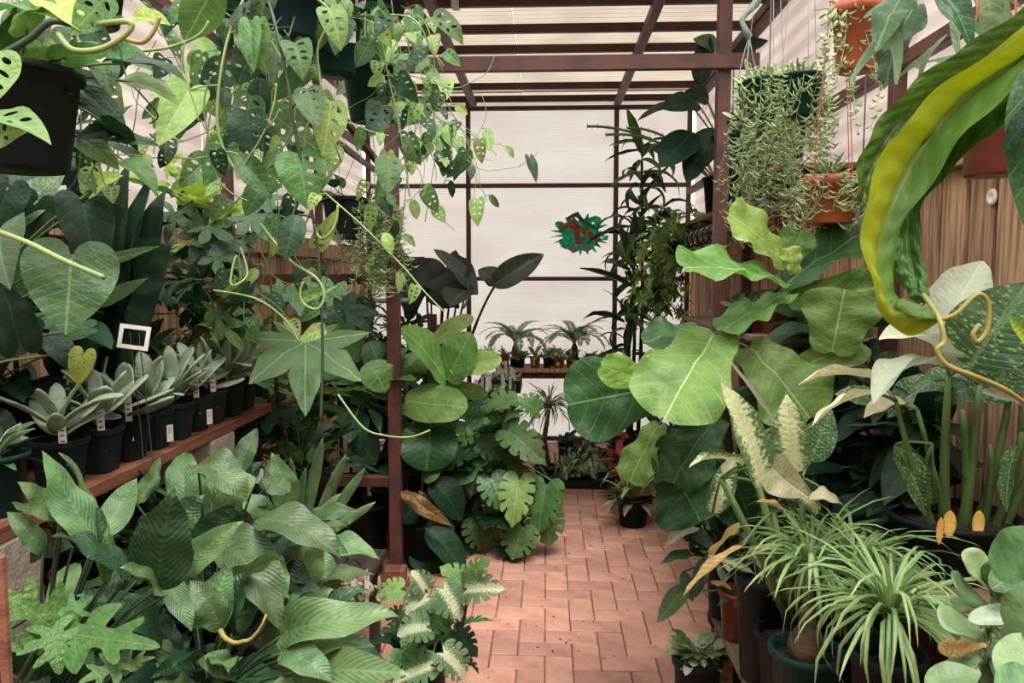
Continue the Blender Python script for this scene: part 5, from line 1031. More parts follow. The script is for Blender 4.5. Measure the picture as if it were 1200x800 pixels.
# wooden stake at frame edge
a = P(3, 650, 1.0); q = MB(); q.cbox((a.x-.006, .99, .42), (a.x+.006, 1.0, a.z), .001); q.build('plant_stake', MT['plank'], None, label='thin wooden stake rising at the edge beside bright lobed leaves', cat='stake')
# aloe
T = thing('aloe', 'spiky aloe in a clay pot between peace lily leaves and steel post', 'plant', (-.92, 2.55, .42)); s = pot(T, (-.92, 2.55, .421), .08, .06, .16, 'terra')
top = P(350, 640, 2.5); q = MB(); q.tube([s, top], .015, 8); q.build('stem', MT['stem'], T, True)
for r in ((340, 640, 300, 560, 22), (350, 640, 378, 525, 24), (345, 640, 358, 560, 20), (360, 640, 405, 545, 22), (350, 640, 315, 580, 20), (365, 640, 428, 560, 22), (345, 640, 288, 600, 18), (350, 640, 400, 590, 20), (352, 640, 340, 548, 20), (356, 640, 440, 600, 20)): place(T, 'aloe', 'aloe', P(r[0], r[1], 2.5), P(r[2], r[3]-12, 2.45), M(r[4]*.6, 2.5), V(0, -1, .3), rng.uniform(-30, 30))
tag(T, P(300, 552, 2.42)-V(0, 0, .04), .05, .045, .1, .1)
# pale fingered succulent and brick stub
T = thing('pale_succulent', 'chalky white fingered succulent between peace lily and split leaf plant', 'plant', (-.64, 2.55, .42)); s = pot(T, (-.70, 2.55, .421), .06, .045, .1, 'terra'); 
top = P(425, 705, 2.5); q = MB(); q.tube([s, top], .012, 6); q.build('stem', MT['stem'], T)
for i in range(46):
    b = P(rng.uniform(395, 448), rng.uniform(680, 705), 2.5+rng.uniform(-.05, .05)); place(T, 'finger', 'cream', b, b+V(rng.uniform(-.03, .03), rng.uniform(-.03, .01), rng.uniform(.0, .05)), .011)
for x in (414, 430): tag(T, P(x, 690, 2.42), .06, .016, .1, 0)
T = thing('brick_stack', 'two dull reddish bricks on the floor against foot of steel post', 'brick', (-.76, 3.65, 0))
q = MB(); q.cbox((-.84, 3.62, .001), (-.68, 3.72, .06), .004); q.build('lower_brick', MT['plank'], T); q = MB(); q.cbox((-.83, 3.625, .061), (-.69, 3.715, .118), .004); q.build('upper_brick', MT['plank'], T)
# variegated split leaf plant near the path
T = thing('variegated_monstera', 'young variegated split leaf plant with brown stakes at the path edge', 'plant', (-.44, 2.55, 0)); s = pot(T, (-.44, 2.6, 0), .1, .08, .3, 'black')
for x1, y1, x2, y2 in ((548, 700, 532, 790), (497, 690, 498, 790), (520, 760, 500, 800)): q = MB(); q.tube([P(x1, y1, 2.5), P(x2, y2, 2.52), V(-.44, 2.58, .26)], .006, 6); q.build('brown_stake', MT['bark'], T)
org = [P(548, 698, 2.5), P(498, 690, 2.5), P(515, 740, 2.5)]
PL(T, 'monst', 'vari', [(548, 690, 592, 690, 42, -.05, -.05, 20, 'vari'), (550, 680, 575, 652, 34, 0, 0, 0, 'mon'), (545, 688, 515, 664, 40, .05, 0, 0, 'monlight'), (498, 690, 482, 668, 34, 0, 0, 0, 'vari'), (500, 700, 475, 720, 46), (520, 690, 540, 725, 50, -.05, 0, 0, 'vari'), (500, 735, 465, 745, 46, -.1), (470, 760, 500, 795, 50, -.05, 0, 0, 'lobe'), (520, 765, 545, 795, 46, -.1, 0, 0, 'vari'), (505, 780, 460, 800, 46, -.1, 0, 0), (490, 720, 530, 740, 40, 0, 0, 0, 'mon'), (470, 690, 440, 700, 36, .1, 0, 0, 'monlight'), (535, 740, 560, 770, 34, 0, 0, 0, 'mondark')], 2.45, org, .0025)
rosette(T, P(505, 760, 2.55), 'monst', 'mondark', 18, (.08, .13), (-.5, 1.2), (.8, 1), (.03, .14), mats=['mondark', 'mon', 'mondark', 'lobe'])
# fan shaped (fatsia) leaf plant
T = thing('fatsia', 'fatsia with one big fan shaped leaf hanging before the steel frame', 'plant', (-1.3, 3.35, 0)); s = pot(T, (-1.25, 3.35, 0), .12, .1, .25, 'black'); tp = P(320, 385, 3.0)
q = MB(); q.tube([s, P(345, 560, 3.2), P(325, 470, 3.1), tp], [.014, .012, .01, .006], 8); q.build('trunk', MT['bark'], T, True)
PL(T, 'palm7', 'fan', [(358, 400, 358, 488, 150, -.2, -.24, 0, 'fan'), (312, 230, 290, 262, 50, -.2, -.1, 0, 'ivy'), (345, 345, 385, 375, 60, 0, -.05, 0, 'ivy'), (330, 350, 305, 335, 50, .1, 0, 0, 'mon'), (400, 365, 440, 395, 60, .0, 0, 0, 'mondark'), (395, 345, 350, 330, 50, .1, 0, 0, 'lobe')], 3.0, tp, .004, 'palestem')
rosette(T, P(350, 470, 3.2), 'palm7', 'mondark', 10, (.15, .22), (-.5, 1.0), (.9, 1.1), (.08, .2), mats=['mondark', 'mon'])
# large pot behind post at left with fan of leaves
T = thing('black_tub_plant', 'black tub with brown dry leaf stub beside the end of reddish shelf', 'plant', (-1.2, 3.25, .42)); s = pot(T, (-1.0, 3.12, .421), .1, .085, .34, 'black', n=28)
for x, y, x2, y2 in ((300, 485, 288, 462), (322, 478, 330, 455), (370, 490, 390, 500)): place(T, 'peace', 'dry', P(x, y, 3.1), P(x2, y2, 3.05), .04)
rosette(T, s, 'peace', 'mon', 8, (.1, .18), (.3, 1.2), (.3, .4), (.05, .1), mats=['mon', 'lobe'])
# philodendron drooping under the fan leaf
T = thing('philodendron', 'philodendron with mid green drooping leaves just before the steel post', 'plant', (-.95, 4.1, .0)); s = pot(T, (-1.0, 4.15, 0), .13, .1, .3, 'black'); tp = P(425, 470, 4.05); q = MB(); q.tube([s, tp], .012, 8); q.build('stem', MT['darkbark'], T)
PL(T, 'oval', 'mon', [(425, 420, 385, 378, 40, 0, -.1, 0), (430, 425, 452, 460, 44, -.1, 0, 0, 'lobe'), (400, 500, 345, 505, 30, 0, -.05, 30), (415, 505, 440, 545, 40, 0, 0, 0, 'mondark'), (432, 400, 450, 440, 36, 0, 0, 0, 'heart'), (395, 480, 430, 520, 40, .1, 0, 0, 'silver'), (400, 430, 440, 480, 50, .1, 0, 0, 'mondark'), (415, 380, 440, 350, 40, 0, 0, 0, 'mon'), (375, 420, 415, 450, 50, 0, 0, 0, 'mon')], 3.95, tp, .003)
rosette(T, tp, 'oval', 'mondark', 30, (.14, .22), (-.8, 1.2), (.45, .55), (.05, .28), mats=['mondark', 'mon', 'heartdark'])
# ---------------- centre left beyond the post ----------------
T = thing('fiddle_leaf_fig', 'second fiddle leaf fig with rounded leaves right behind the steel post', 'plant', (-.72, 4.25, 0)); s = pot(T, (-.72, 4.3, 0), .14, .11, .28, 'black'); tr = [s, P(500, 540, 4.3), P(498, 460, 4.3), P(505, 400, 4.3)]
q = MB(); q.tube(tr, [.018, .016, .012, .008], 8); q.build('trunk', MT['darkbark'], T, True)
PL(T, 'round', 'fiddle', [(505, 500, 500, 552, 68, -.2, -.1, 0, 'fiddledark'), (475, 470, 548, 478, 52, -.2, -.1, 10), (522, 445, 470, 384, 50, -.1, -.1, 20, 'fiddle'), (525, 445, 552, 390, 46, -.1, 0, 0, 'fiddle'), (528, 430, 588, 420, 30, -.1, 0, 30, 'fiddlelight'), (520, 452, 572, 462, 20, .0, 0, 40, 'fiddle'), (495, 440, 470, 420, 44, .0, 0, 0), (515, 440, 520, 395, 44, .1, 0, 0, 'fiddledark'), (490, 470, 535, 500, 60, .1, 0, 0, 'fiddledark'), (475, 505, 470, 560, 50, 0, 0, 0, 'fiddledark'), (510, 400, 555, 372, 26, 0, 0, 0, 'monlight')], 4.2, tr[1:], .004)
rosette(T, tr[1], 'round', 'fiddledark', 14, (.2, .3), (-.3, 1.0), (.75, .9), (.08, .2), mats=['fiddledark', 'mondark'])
# elephant ear
T = thing('elephant_ear', 'dark elephant ear with huge blackish leaves silhouetted against end wall', 'plant', (-.78, 5.3, 0)); s = pot(T, (-.78, 5.35, 0), .15, .12, .3, 'black')
PL(T, 'spade', 'ear', [(500, 345, 462, 318, 90, 0, .1, 0), (520, 320, 560, 345, 64, -.05, -.1, 10), (478, 300, 455, 340, 50, .1, 0, 0), (528, 342, 500, 352, 60, 0, 0, 0)], 5.2, s, .008, 'darkbark')
PL(T, 'oval', 'earpale', [(552, 338, 508, 292, 30, -.1, -.1, 20), (548, 355, 556, 340, 34, -.1, -.1, 0), (548, 341, 528, 360, 44, -.2, -.15, 20), (578, 334, 637, 298, 30, 0, 0, 30), (580, 334, 560, 316, 30, 0, 0, 10)], 5.2, None)
petiole(T, P(556, 385, 5.2), P(580, 335, 5.2), .009, 'darkbark')
petiole(T, s, P(556, 385, 5.2), .011, 'darkbark')
for x, y in ((520, 350), (535, 355), (545, 345), (505, 345)): petiole(T, s, P(x, y, 5.25), .007, 'darkbark')
# strap leaves behind the post
T = thing('clivia', 'dark strap leaved clump between steel post and elephant ear', 'plant', (-.95, 5.15, 0)); s = pot(T, (-.95, 5.1, 0), .13, .1, .5, 'black'); tp = P(480, 440, 5.1)
q = MB(); q.tube([s, tp], .03, 8); q.build('stem', MT['darkstem'], T); arching(T, tp, 34, (.35, .55), (20, 85), (.03, .045), ['bladedark'], 'strapa'); arching(T, P(428, 420, 5.1), 22, (.22, .36), (20, 85), (.03, .04), ['bladedark'], 'strapa')
# seedling trays
zb1 = P(600, 478, 4.75).z
for i, (x0, x1, y) in enumerate(((548, 602, 4.8), (560, 610, 5.35))):
    a = P(x0, 470, y); b = P(x1, 470, y); T = thing('seedling_tray', ['black cell tray of seedlings with white tags at the bench front', 'second black seedling tray behind the tagged front tray'][i], 'tray', ((a.x+b.x)/2, y, zb1))
    q = MB(); h = .09; x0_, x1_ = a.x, b.x; q.cbox((x0_, y, zb1+.001), (x0_+.012, y+.4, zb1+h), .002); q.cbox((x1_-.012, y, zb1+.001), (x1_, y+.4, zb1+h), .002); q.cbox((x0_+.012, y, zb1+.001), (x1_-.012, y+.012, zb1+h), .002); q.cbox((x0_+.012, y+.39, zb1+.001), (x1_-.012, y+.4, zb1+h), .002); q.box((x0_+.012, y+.012, zb1+.001), (x1_-.012, y+.39, zb1+.06)); q.cbox(((x0_+x1_)/2-.006, y+.012, zb1+.06), ((x0_+x1_)/2+.006, y+.39, zb1+h), .001); q.build('tray', MT['black'], T)
    q = MB(); q.box((x0_+.014, y+.014, zb1+.06), (x1_-.014, y+.388, zb1+.075)); q.build('soil', MT['soil'], T)
    for k in range(22):
        b_ = V(rng.uniform(x0_+.02, x1_-.02), y+rng.uniform(.03, .36), zb1+.075)
        for j in range(2): place(T, 'oval', rng.choice(['string', 'mon', 'jadepale']), b_, b_+V(rng.uniform(-.03, .03), rng.uniform(-.03, .03), rng.uniform(.015, .05)), .02)
    for k in range(9): tag(T, V(rng.uniform(x0_+.03, x1_-.03), y+rng.uniform(.05, .35), zb1+.07), rng.uniform(.08, .13), .018, rng.uniform(-.15, .15), rng.uniform(-.3, .3))
# split leaf monstera cluster by the path
T = thing('monstera', 'large split leaf monstera spilling onto the brick path past steel post', 'plant', (-.52, 4.35, 0)); s = pot(T, (-.52, 4.4, 0), .16, .13, .32, 'black'); tp = P(570, 520, 4.3); q = MB(); q.tube([s, P(565, 580, 4.35), tp], .014, 8); q.build('stem', MT['darkstem'], T)
org = [tp, P(565, 580, 4.35), P(600, 540, 4.3)]
PL(T, 'monst', 'lobe', [(560, 540, 552, 582, 38, 0, -.05, 0, 'heart'), (575, 560, 590, 600, 44, -.05, -.05, 0, 'heart'), (608, 562, 600, 618, 44, -.1, -.1, 0, 'monlight'), (640, 568, 632, 625, 56, -.05, -.05, 10, 'mon'), (612, 618, 600, 656, 50, -.1, -.05, 0, 'mon'), (636, 600, 645, 640, 50, 0, -.05, 0, 'mon'), (590, 565, 578, 620, 44, 0, 0, 0, 'mon'), (600, 470, 560, 488, 40, .1, 0, 20, 'mon'), (596, 505, 640, 545, 44, -.05, -.1, 10, 'mon'), (560, 490, 538, 525, 34), (560, 515, 532, 545, 34, 0, 0, 0, 'heart'), (540, 560, 530, 600, 40, 0, 0, 0, 'mon'), (585, 525, 620, 580, 46, .1, 0, 0, 'mon'), (655, 570, 650, 610, 20, 0, 0, 40, 'monlight'), (560, 610, 570, 650, 50, 0, 0, 0, 'mon'), (545, 575, 560, 620, 44, .1, 0, 0, 'mon'), (630, 480, 600, 470, 34, 0, 0, 0, 'lobe'), (580, 490, 545, 505, 38, .1, 0, 0, 'lobe'), (560, 500, 585, 545, 40, 0, 0, 0, 'ivy')], 4.2, org, .004)
rosette(T, P(575, 600, 4.35), 'monst', 'mondark', 20, (.18, .27), (-.6, 1.2), (.8, 1.0), (.1, .25), mats=['mondark', 'heartdark'])
rosette(T, tp, 'monst', 'mon', 14, (.16, .24), (-.4, 1.2), (.8, 1.0), (.1, .25), mats=['mon', 'heart', 'mondark'])
T = thing('rubber_plant', 'dark rubber plant with pale edged leaves in shade behind steel post', 'plant', (-.72, 3.95, 0)); s = pot(T, (-.66, 4.02, 0), .11, .09, .24, 'black')
PL(T, 'oval', 'mondark', [(500, 620, 545, 672, 36, -.05), (505, 560, 540, 610, 40, 0, 0, 0, 'heartdark'), (480, 650, 525, 690, 34), (470, 610, 500, 580, 34), (520, 600, 512, 650, 34), (495, 560, 520, 545, 34, 0, 0, 0, 'heart')], 3.95, s, .004)
place(T, 'peace', 'dry', P(470, 576, 3.85), P(530, 616, 3.8), .085, roll=30); place(T, 'peace', 'dry', P(505, 590, 3.95), P(490, 575, 3.95), .04)
# ---------------- end bench ----------------
ze = P(640, 432, 6.35).z
for i, (px0, rt, h, m_, k_, lab) in enumerate(((573, .035, .07, 'black', 1, 'black pot of feathery seedlings at the seedling bench side of end bench'), (591, .036, .075, 'terra', 1, 'terracotta pot with white tag next to first palm on end bench'), (610, .03, .06, 'navy_pot', 2, 'dark pot of grey green rosettes between the palms'), (627, .036, .07, 'oxblood', 0, 'oxblood pot of upright paddle succulent on end bench'), (641, .028, .065, 'green_pot', 2, 'small green pot of low succulents on end bench'), (655, .04, .065, 'oxblood', 0, 'wide oxblood pot with tag just before second palm'), (668, .028, .05, 'terra', 2, 'tiny orange pot beside the second palm trunk'), (690, .045, .05, 'black', 2, 'black pot of frosty succulents past the second palm'), (706, .04, .05, 'black', 1, 'last black pot on end bench, half behind fiddle leaf'), (560, .04, .07, 'terra', 1, 'shaded terracotta pot behind the seedling trays'), (648, .03, .06, 'black', 0, 'tall paddle succulent behind the oxblood pots'))):
    d = 6.42 if i != 10 else 6.6; x = P(px0, 430, d).x; rt *= 1.25; h *= 1.35; T = thing('small_succulent', lab, 'plant', (x, d, ze)); s = pot(T, (x, d, ze+.001), rt, rt*.78, h, {'oxblood': 'terra'}.get(m_, m_), n=16, rim=.006)
    kd, mt, n_, L = [('round', 'string', 10, (.06, .10)), ('palm5', 'jadepale', 18, (.05, .08)), ('oval', 'jadepale', 24, (.05, .085))][k_]
    rosette(T, s, kd, mt, n_, L, (.2, 1.3), (.45, .6), (.01, .06), mats=[mt, 'string'])
    if i in (1, 3, 5): tag(T, V(x-.01, d-rt-.01, ze+h*.3), .03, .02, 0)
# palms
def frond(name, L, n, ll, seed, mat='frond', curl=1.6):
    r = random.Random(seed); q = MB(); pts = []
    for i in range(9): t = i/8; pts.append(V(0, math.sin(curl*t)/curl*L, -(1-math.cos(curl*t))/curl*L))
    q.tube(pts, [.0035*(1-.7*i/8) for i in range(9)], 4)
    for i in range(n):
        t = .12+.88*i/n; k = min(int(t*8), 7); p = pts[k].lerp(pts[k+1], t*8-k); tg = (pts[k+1]-pts[k]).normalized(); l_ = ll*(math.sin(PI*min(1, t*.85+.15))**.6)*r.uniform(.8, 1.1)
        for s_ in (-1, 1):
            d_ = (V(s_, 0, 0)+tg*.75+V(0, 0, .25)).normalized(); e = p+d_*l_; wv = tg*.006; m_ = p+d_*l_*.5+V(0, 0, .004)
            q.add([p-wv*.5, p+wv*.5, m_+wv, e, m_-wv], [(0, 1, 2, 4), (4, 2, 3)])
    me = q.mesh(name, False, [G[mat]]); me.uv_layers.new(name='UVMap'); return me
FR = [frond('frond', .42, 34, .08, i, curl=(1.7, 2.2, 2.6)[i]) for i in range(3)]
for i, (px0, lab) in enumerate(((604, 'first feathery palm on end bench, nearer the seedling trays'), (673, 'second feathery palm on end bench with shaggy brown trunk'))):
    d = 6.5; x = P(px0, 430, d).x; T = thing('pygmy_palm', lab, 'plant', (x, d, ze)); s = pot(T, (x, d, ze+.001), .05, .04, .08, 'black', n=16); top = P(px0, 403, d)
    q = MB(); q.lathe([(.022, -.01), (.036, .03), (.034, .06), (.026, (top.z-s.z)*.8), (.010, top.z-s.z+.01)], s, 12); q.build('trunk', MT['bark'], T)
    for k in range(15):
        a = k*2.4; e = R(rng.uniform(50, 86)); dv = V(math.cos(a)*math.cos(e), math.sin(a)*math.cos(e)*.6, math.sin(e)).normalized(); X = dv.cross(V(0, 0, 1)).normalized(); Z = X.cross(dv)
        if Z.z < 0: Z = -Z; X = -X
        sc2 = rng.uniform(.8, 1.05); m = Matrix(((X.x*sc2, dv.x*sc2, Z.x*sc2, top.x), (X.y*sc2, dv.y*sc2, Z.y*sc2, top.y), (X.z*sc2, dv.z*sc2, Z.z*sc2, top.z), (0, 0, 0, 1))); link('frond', FR[k % 3], T, m, G['frond'])
# small drooping ponytail tree before the wall
x, d = P(642, 500, 5.6).x, 5.6; T = thing('ponytail_palm', 'small ponytail palm with drooping thread leaves before end bench', 'plant', (x, d, 0)); s = pot(T, (x, d, 0), .10, .08, .16, 'black'); top = P(643, 480, 5.6)
q = MB(); q.tube([s, (s+top)/2+V(-.03, 0, 0), top], [.03, .02, .014], 8); q.build('trunk', MT['bark'], T, True)
for a, b in (((646, 565), (632, 545)), ((652, 560), (650, 530)), ((655, 560), (662, 535))): q = MB(); q.tube([s+V(.02, -.02, 0), P(*a, 5.45), P(*b, 5.45)], [.014, .012, .008], 6); q.build('side_stem', MT['stem'], T, True)
arching(T, top, 90, (.22, .36), (0, 88), (.007, .011), ['bladedark', 'blade'])
# tray of small plants on the floor at path end
a = P(655, 577, 5.55); b = P(704, 577, 5.55); T = thing('floor_tray', 'black tray of mixed small plants on the bricks closing the path', 'tray', ((a.x+b.x)/2, 5.6, 0)); q = MB(); q.cbox((a.x, 5.55, 0), (b.x+.1, 5.565, .06), .002); q.cbox((a.x, 5.565, 0), (a.x+.015, 6.2, .06), .002); q.cbox((b.x+.085, 5.565, 0), (b.x+.1, 6.2, .06), .002); q.box((a.x+.015, 5.565, .001), (b.x+.085, 6.2, .045)); q.build('tray', MT['black'], T)
for i in range(70):
    b_ = V(rng.uniform(a.x+.03, b.x+.07), rng.uniform(5.6, 6.15), .045)
    for j in range(3): place(T, 'oval', rng.choice(['silver', 'mon', 'mondark', 'ivy', 'string']), b_+V(0, 0, rng.uniform(0, .08)), b_+V(rng.uniform(-.07, .07), rng.uniform(-.07, .05), rng.uniform(.03, .17)), .035)
for i, (px0, d, z) in enumerate(((668, 6.2, .12), (690, 6.3, .14), (662, 6.45, .2))):
    x = P(px0, 540, d).x; T = thing('small_pot', ['black pot of round dark leaves standing behind the floor tray', 'black pot with sparse foliage at the back of floor tray', 'low dark pot beneath the end bench'][i], 'plant', (x, d, .0)); s = pot(T, (x, d, .0462 if d < 6.2 else 0), .06, .05, .16, 'navy_pot', n=20); rosette(T, s, 'round', 'mondark', 12, (.05, .08), (.2, 1.3), (.8, .9), (.02, .08), mats=['mondark', 'heartdark'])
# bromeliads and pink striped plants by the path end
for i, (px0, d, lab) in enumerate(((742, 4.75, 'pink striped strap leaved plant beside the path in black pot'), (726, 5.3, 'red bromeliad glowing near the path end'), (744, 5.05, 'second red bromeliad deeper in the shade under fig leaves'), (716, 5.95, 'far bromeliad with red centre beside floor tray'))):
    x = P(px0, 560, d).x; T = thing('bromeliad', lab, 'plant', (x, d, 0)); s = pot(T, (x, d, 0), .10, .08, .18, 'black')
    if i == 0: rosette(T, s, 'dief', 'pink', 44, (.14, .24), (-.2, 1.3), (.22, .28), (.0, .05), start=True)
    else: rosette(T, s, 'drac', 'bladedark', 14, (.15, .25), (.3, 1.2), (.2, .25), (0, .02), start=True, mats=['bladedark', 'mon']); rosette(T, s+V(0, 0, .1), 'finger', 'red', 16, (.10, .16), (.1, 1.4), (.5, .6), (.02, .06))
    if i != 3: rosette(T, s, 'drac', 'blade', 6, (.2, .3), (.7, 1.3), (.12, .15), (0, .02), start=True)
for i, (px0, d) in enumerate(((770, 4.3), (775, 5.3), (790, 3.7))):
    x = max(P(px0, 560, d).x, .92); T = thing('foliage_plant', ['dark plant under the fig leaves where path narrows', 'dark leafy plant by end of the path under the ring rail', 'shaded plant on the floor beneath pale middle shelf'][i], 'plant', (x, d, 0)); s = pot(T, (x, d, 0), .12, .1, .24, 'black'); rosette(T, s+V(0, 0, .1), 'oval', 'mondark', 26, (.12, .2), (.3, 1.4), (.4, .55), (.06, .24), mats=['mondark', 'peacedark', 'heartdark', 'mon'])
# ---------------- hanging plants, upper left ----------------
def hang(name, lab, px0, py0, d, rt, h, m_, sq=0, wires=True):
    c = P(px0, py0, d); T = thing(name, lab, 'plant', c); s = pot(T, c, rt, rt*.75, h, m_, sq=sq, rim=.01)
    if wires: hangers(T, (c.x, c.y, c.z+h*.95), rt, (c.x, c.y, ZR-.03))
    return T, s, c
mm = ['mon', 'mon', 'monlight', 'mondark', 'mondark']
T, s, c = hang('swiss_cheese_vine', 'dark green hanging pot of window leaved vine, higher of the tagged pair', 392, 88, 2.5, .088, .17, 'green_pot'); tag(T, P(412, 50, 2.4), .035, .026, 0, .3)
rosette(T, s, 'adan', 'mon', 14, (.08, .15), (.2, 1.3), (.6, .75), (.02, .12), mats=mm)
place(T, 'adan', 'monlight', P(395, 5, 2.35), P(375, 58, 2.33), .085); place(T, 'oval', 'monlight', P(408, 0, 2.35), P(398, 45, 2.33), .05)
for pts in ([(395, 20, 2.45), (440, 30, 2.4), (455, 90, 2.4), (470, 160, 2.4), (480, 230, 2.4)], [(400, 20, 2.4), (480, 20, 2.3), (505, 60, 2.3), (515, 70, 2.3), (520, 78, 2.3)], [(360, 30, 2.4), (352, 90, 2.35), (350, 150, 2.35)]): vine(T, pts, .0024, 'adan', mm, 26, (30, 48))
T, s, c = hang('swiss_cheese_vine', 'lower dark green hanging pot of window leaved vine with price tag', 437, 143, 2.75, .105, .185, 'green_pot'); tag(T, P(447, 107, 2.62), .035, .03, 0, .1)
rosette(T, s, 'adan', 'mon', 12, (.08, .14), (.2, 1.3), (.6, .75), (.02, .12), mats=mm)
for pts in ([(450, 80, 2.65), (480, 60, 2.6), (500, 110, 2.6), (512, 160, 2.6), (505, 215, 2.6), (498, 260, 2.6)], [(460, 85, 2.65), (500, 95, 2.6), (525, 125, 2.6), (545, 160, 2.6), (552, 185, 2.6)], [(440, 85, 2.6), (485, 130, 2.55), (478, 200, 2.55), (470, 270, 2.55), (460, 330, 2.6)], [(455, 85, 2.6), (515, 140, 2.6), (530, 185, 2.6), (520, 215, 2.6)], [(450, 85, 2.6), (470, 40, 2.6), (490, 30, 2.55), (520, 85, 2.55)]): vine(T, pts, .0016, 'adan', ['mon', 'monlight', 'monlight', 'mondark'], 18, (15, 30), 'palestem')
# pot group further up
T, s, c = hang('swiss_cheese_vine', 'shaded hanging pot half hidden in vines near the roof struts', 340, 45, 2.2, .09, .12, 'navy_pot')
rosette(T, s, 'adan', 'mondark', 30, (.08, .14), (-.5, 1.2), (.6, .75), (.02, .18), mats=['mon', 'mondark', 'mondark'])
for pts in ([(330, 20, 2.1), (300, 60, 2.0), (280, 110, 1.95), (285, 170, 1.9)], [(345, 20, 2.1), (330, 70, 2.0), (310, 130, 2.0), (308, 200, 1.95)]): vine(T, pts, .0026, 'adan', mm, 30, (40, 62), 'darkstem')
# long window leaf vine crossing in front
T, s, c = hang('swiss_cheese_vine', 'large leaved hanging vine trailing two very long stems to frame level', 300, -40, 1.75, .10, .16, 'black')
vine(T, [(300, -30, 1.7), (272, 30, 1.62), (258, 90, 1.6), (255, 150, 1.6), (270, 190, 1.6), (290, 215, 1.6)], .0032, 'adan', mm, 58, (56, 86), 'palestem', skip=.05)
vine(T, [(305, -30, 1.7), (320, 20, 1.62), (336, 90, 1.6), (345, 150, 1.6), (362, 230, 1.6), (368, 262, 1.6)], .0036, 'adan', ['mon', 'mondark', 'mon'], 100, (48, 62), 'darkstem')
vine(T, [(368, 262, 1.6), (374, 310, 1.6), (378, 400, 1.6), (376, 495, 1.6)], .0034, None, None, 1, 1, 'darkstem')
vine(T, [(310, -30, 1.7), (385, 10, 1.65), (372, 60, 1.65), (382, 130, 1.65), (400, 190, 1.65)], .0025, 'adan', mm, 50, (44, 66), 'palestem')
PL(T, 'adan', 'mon', [(350, 180, 360, 245, 58, -.02, 0, 0, 'mon'), (290, 130, 295, 182, 46, 0, 0, 0, 'mondark'), (290, 25, 270, 20, 50, 0, 0, 0, 'mondark'), (300, 60, 278, 100, 44, 0, 0, 0, 'mondark'), (345, 50, 355, 95, 36), (385, 10, 400, 60, 34, -.05, 0, 0, 'monlight'), (395, 195, 352, 280, 18, 0, 0, 50), (370, 290, 395, 245, 24, 0, 0, 50, 'monlight'), (350, 350, 395, 335, 14, -.02, 0, 40, 'yellow' if 'yellow' in G else 'monlight'), (298, 400, 300, 380, 20), (380, 385, 350, 400, 24, 0, 0, 0, 'monlight')], 1.62, None)
q = vine(T, [(365, 245, 1.62), (372, 275, 1.6), (382, 278, 1.58), (393, 262, 1.58), (396, 240, 1.58)], .003, None, None, 1, 1, 'palestem')
vine(T, [(305, 262, 1.62), (340, 305, 1.6), (370, 325, 1.58), (380, 345, 1.57), (372, 362, 1.56), (355, 355, 1.56), (352, 340, 1.56), (356, 330, 1.56)], .003, None, None, 1, 1, 'palestem')
vine(T, [(250, 340, 1.62), (300, 350, 1.6), (335, 375, 1.6), (350, 400, 1.6)], .0025, None, None, 1, 1, 'palestem')
vine(T, [(283, 330, 1.62), (277, 300, 1.6), (270, 330, 1.58), (278, 333, 1.58), (290, 320, 1.6), (282, 290, 1.62)], .0025, None, None, 1, 1, 'palestem')
vine(T, [(396, 462, 1.62), (425, 500, 1.6), (450, 510, 1.6), (480, 512, 1.6), (504, 504, 1.6)], .0022, None, None, 1, 1, 'palestem')
vine(T, [(350, 200, 1.62), (420, 260, 1.6), (470, 310, 1.6), (496, 340, 1.6), (520, 365, 1.6)], .002, 'adan', ['monlight'], 60, (20, 30), 'palestem')
# near black pot at the left edge
T, s, c = hang('swiss_cheese_vine', 'big black hanging pot cut by the picture edge with pale window leaves', 22, 200, 1.2, .095, .155, 'black')
PL(T, 'adan', 'monlight', [(-22, 138, 60, 170, 56, -.2, -.03, -15, 'monlight'), (-20, 170, 40, 150, 40, -.2, 0, 20), (125, -5, 82, 42, 50, 0, 0, 0, 'mon'), (0, 60, -20, 130, 50, -.1)], 1.1, None)
PL(T, 'heart', 'mon', [(60, 2, 100, 40, 46, -.1, -.05, 0, 'ivylight'), (10, 10, 72, 25, 60, -.05, -.1, 0, 'mon'), (60, 35, 55, 80, 44), (75, 95, 138, 110, 36, .1, -.05, 0, 'mondark'), (120, 75, 128, 110, 36, .0), (130, 60, 180, 84, 36, .1, 0, 0, 'mon'), (50, 55, 62, 105, 34, -.05, 0, 0, 'monlight'), (100, 110, 150, 160, 40, .1, 0, 0, 'mondark'), (132, 152, 85, 165, 30, .1, 0, 0, 'mondark'), (135, 160, 188, 172, 22, .1, 0, 0, 'mon'), (160, 20, 200, 30, 28, 0, 0, 0, 'ivylight'), (100, 165, 140, 200, 34, .1, 0, 0, 'mon'), (20, 100, 0, 50, 44, 0, 0, 0, 'monlight'), (40, 20, 0, 40, 50)], 1.25, None)
rosette(T, s, 'heart', 'mon', 30, (.05, .09), (-.3, 1.3), (.7, .85), (.02, .2), mats=['mon', 'mondark', 'monlight'])
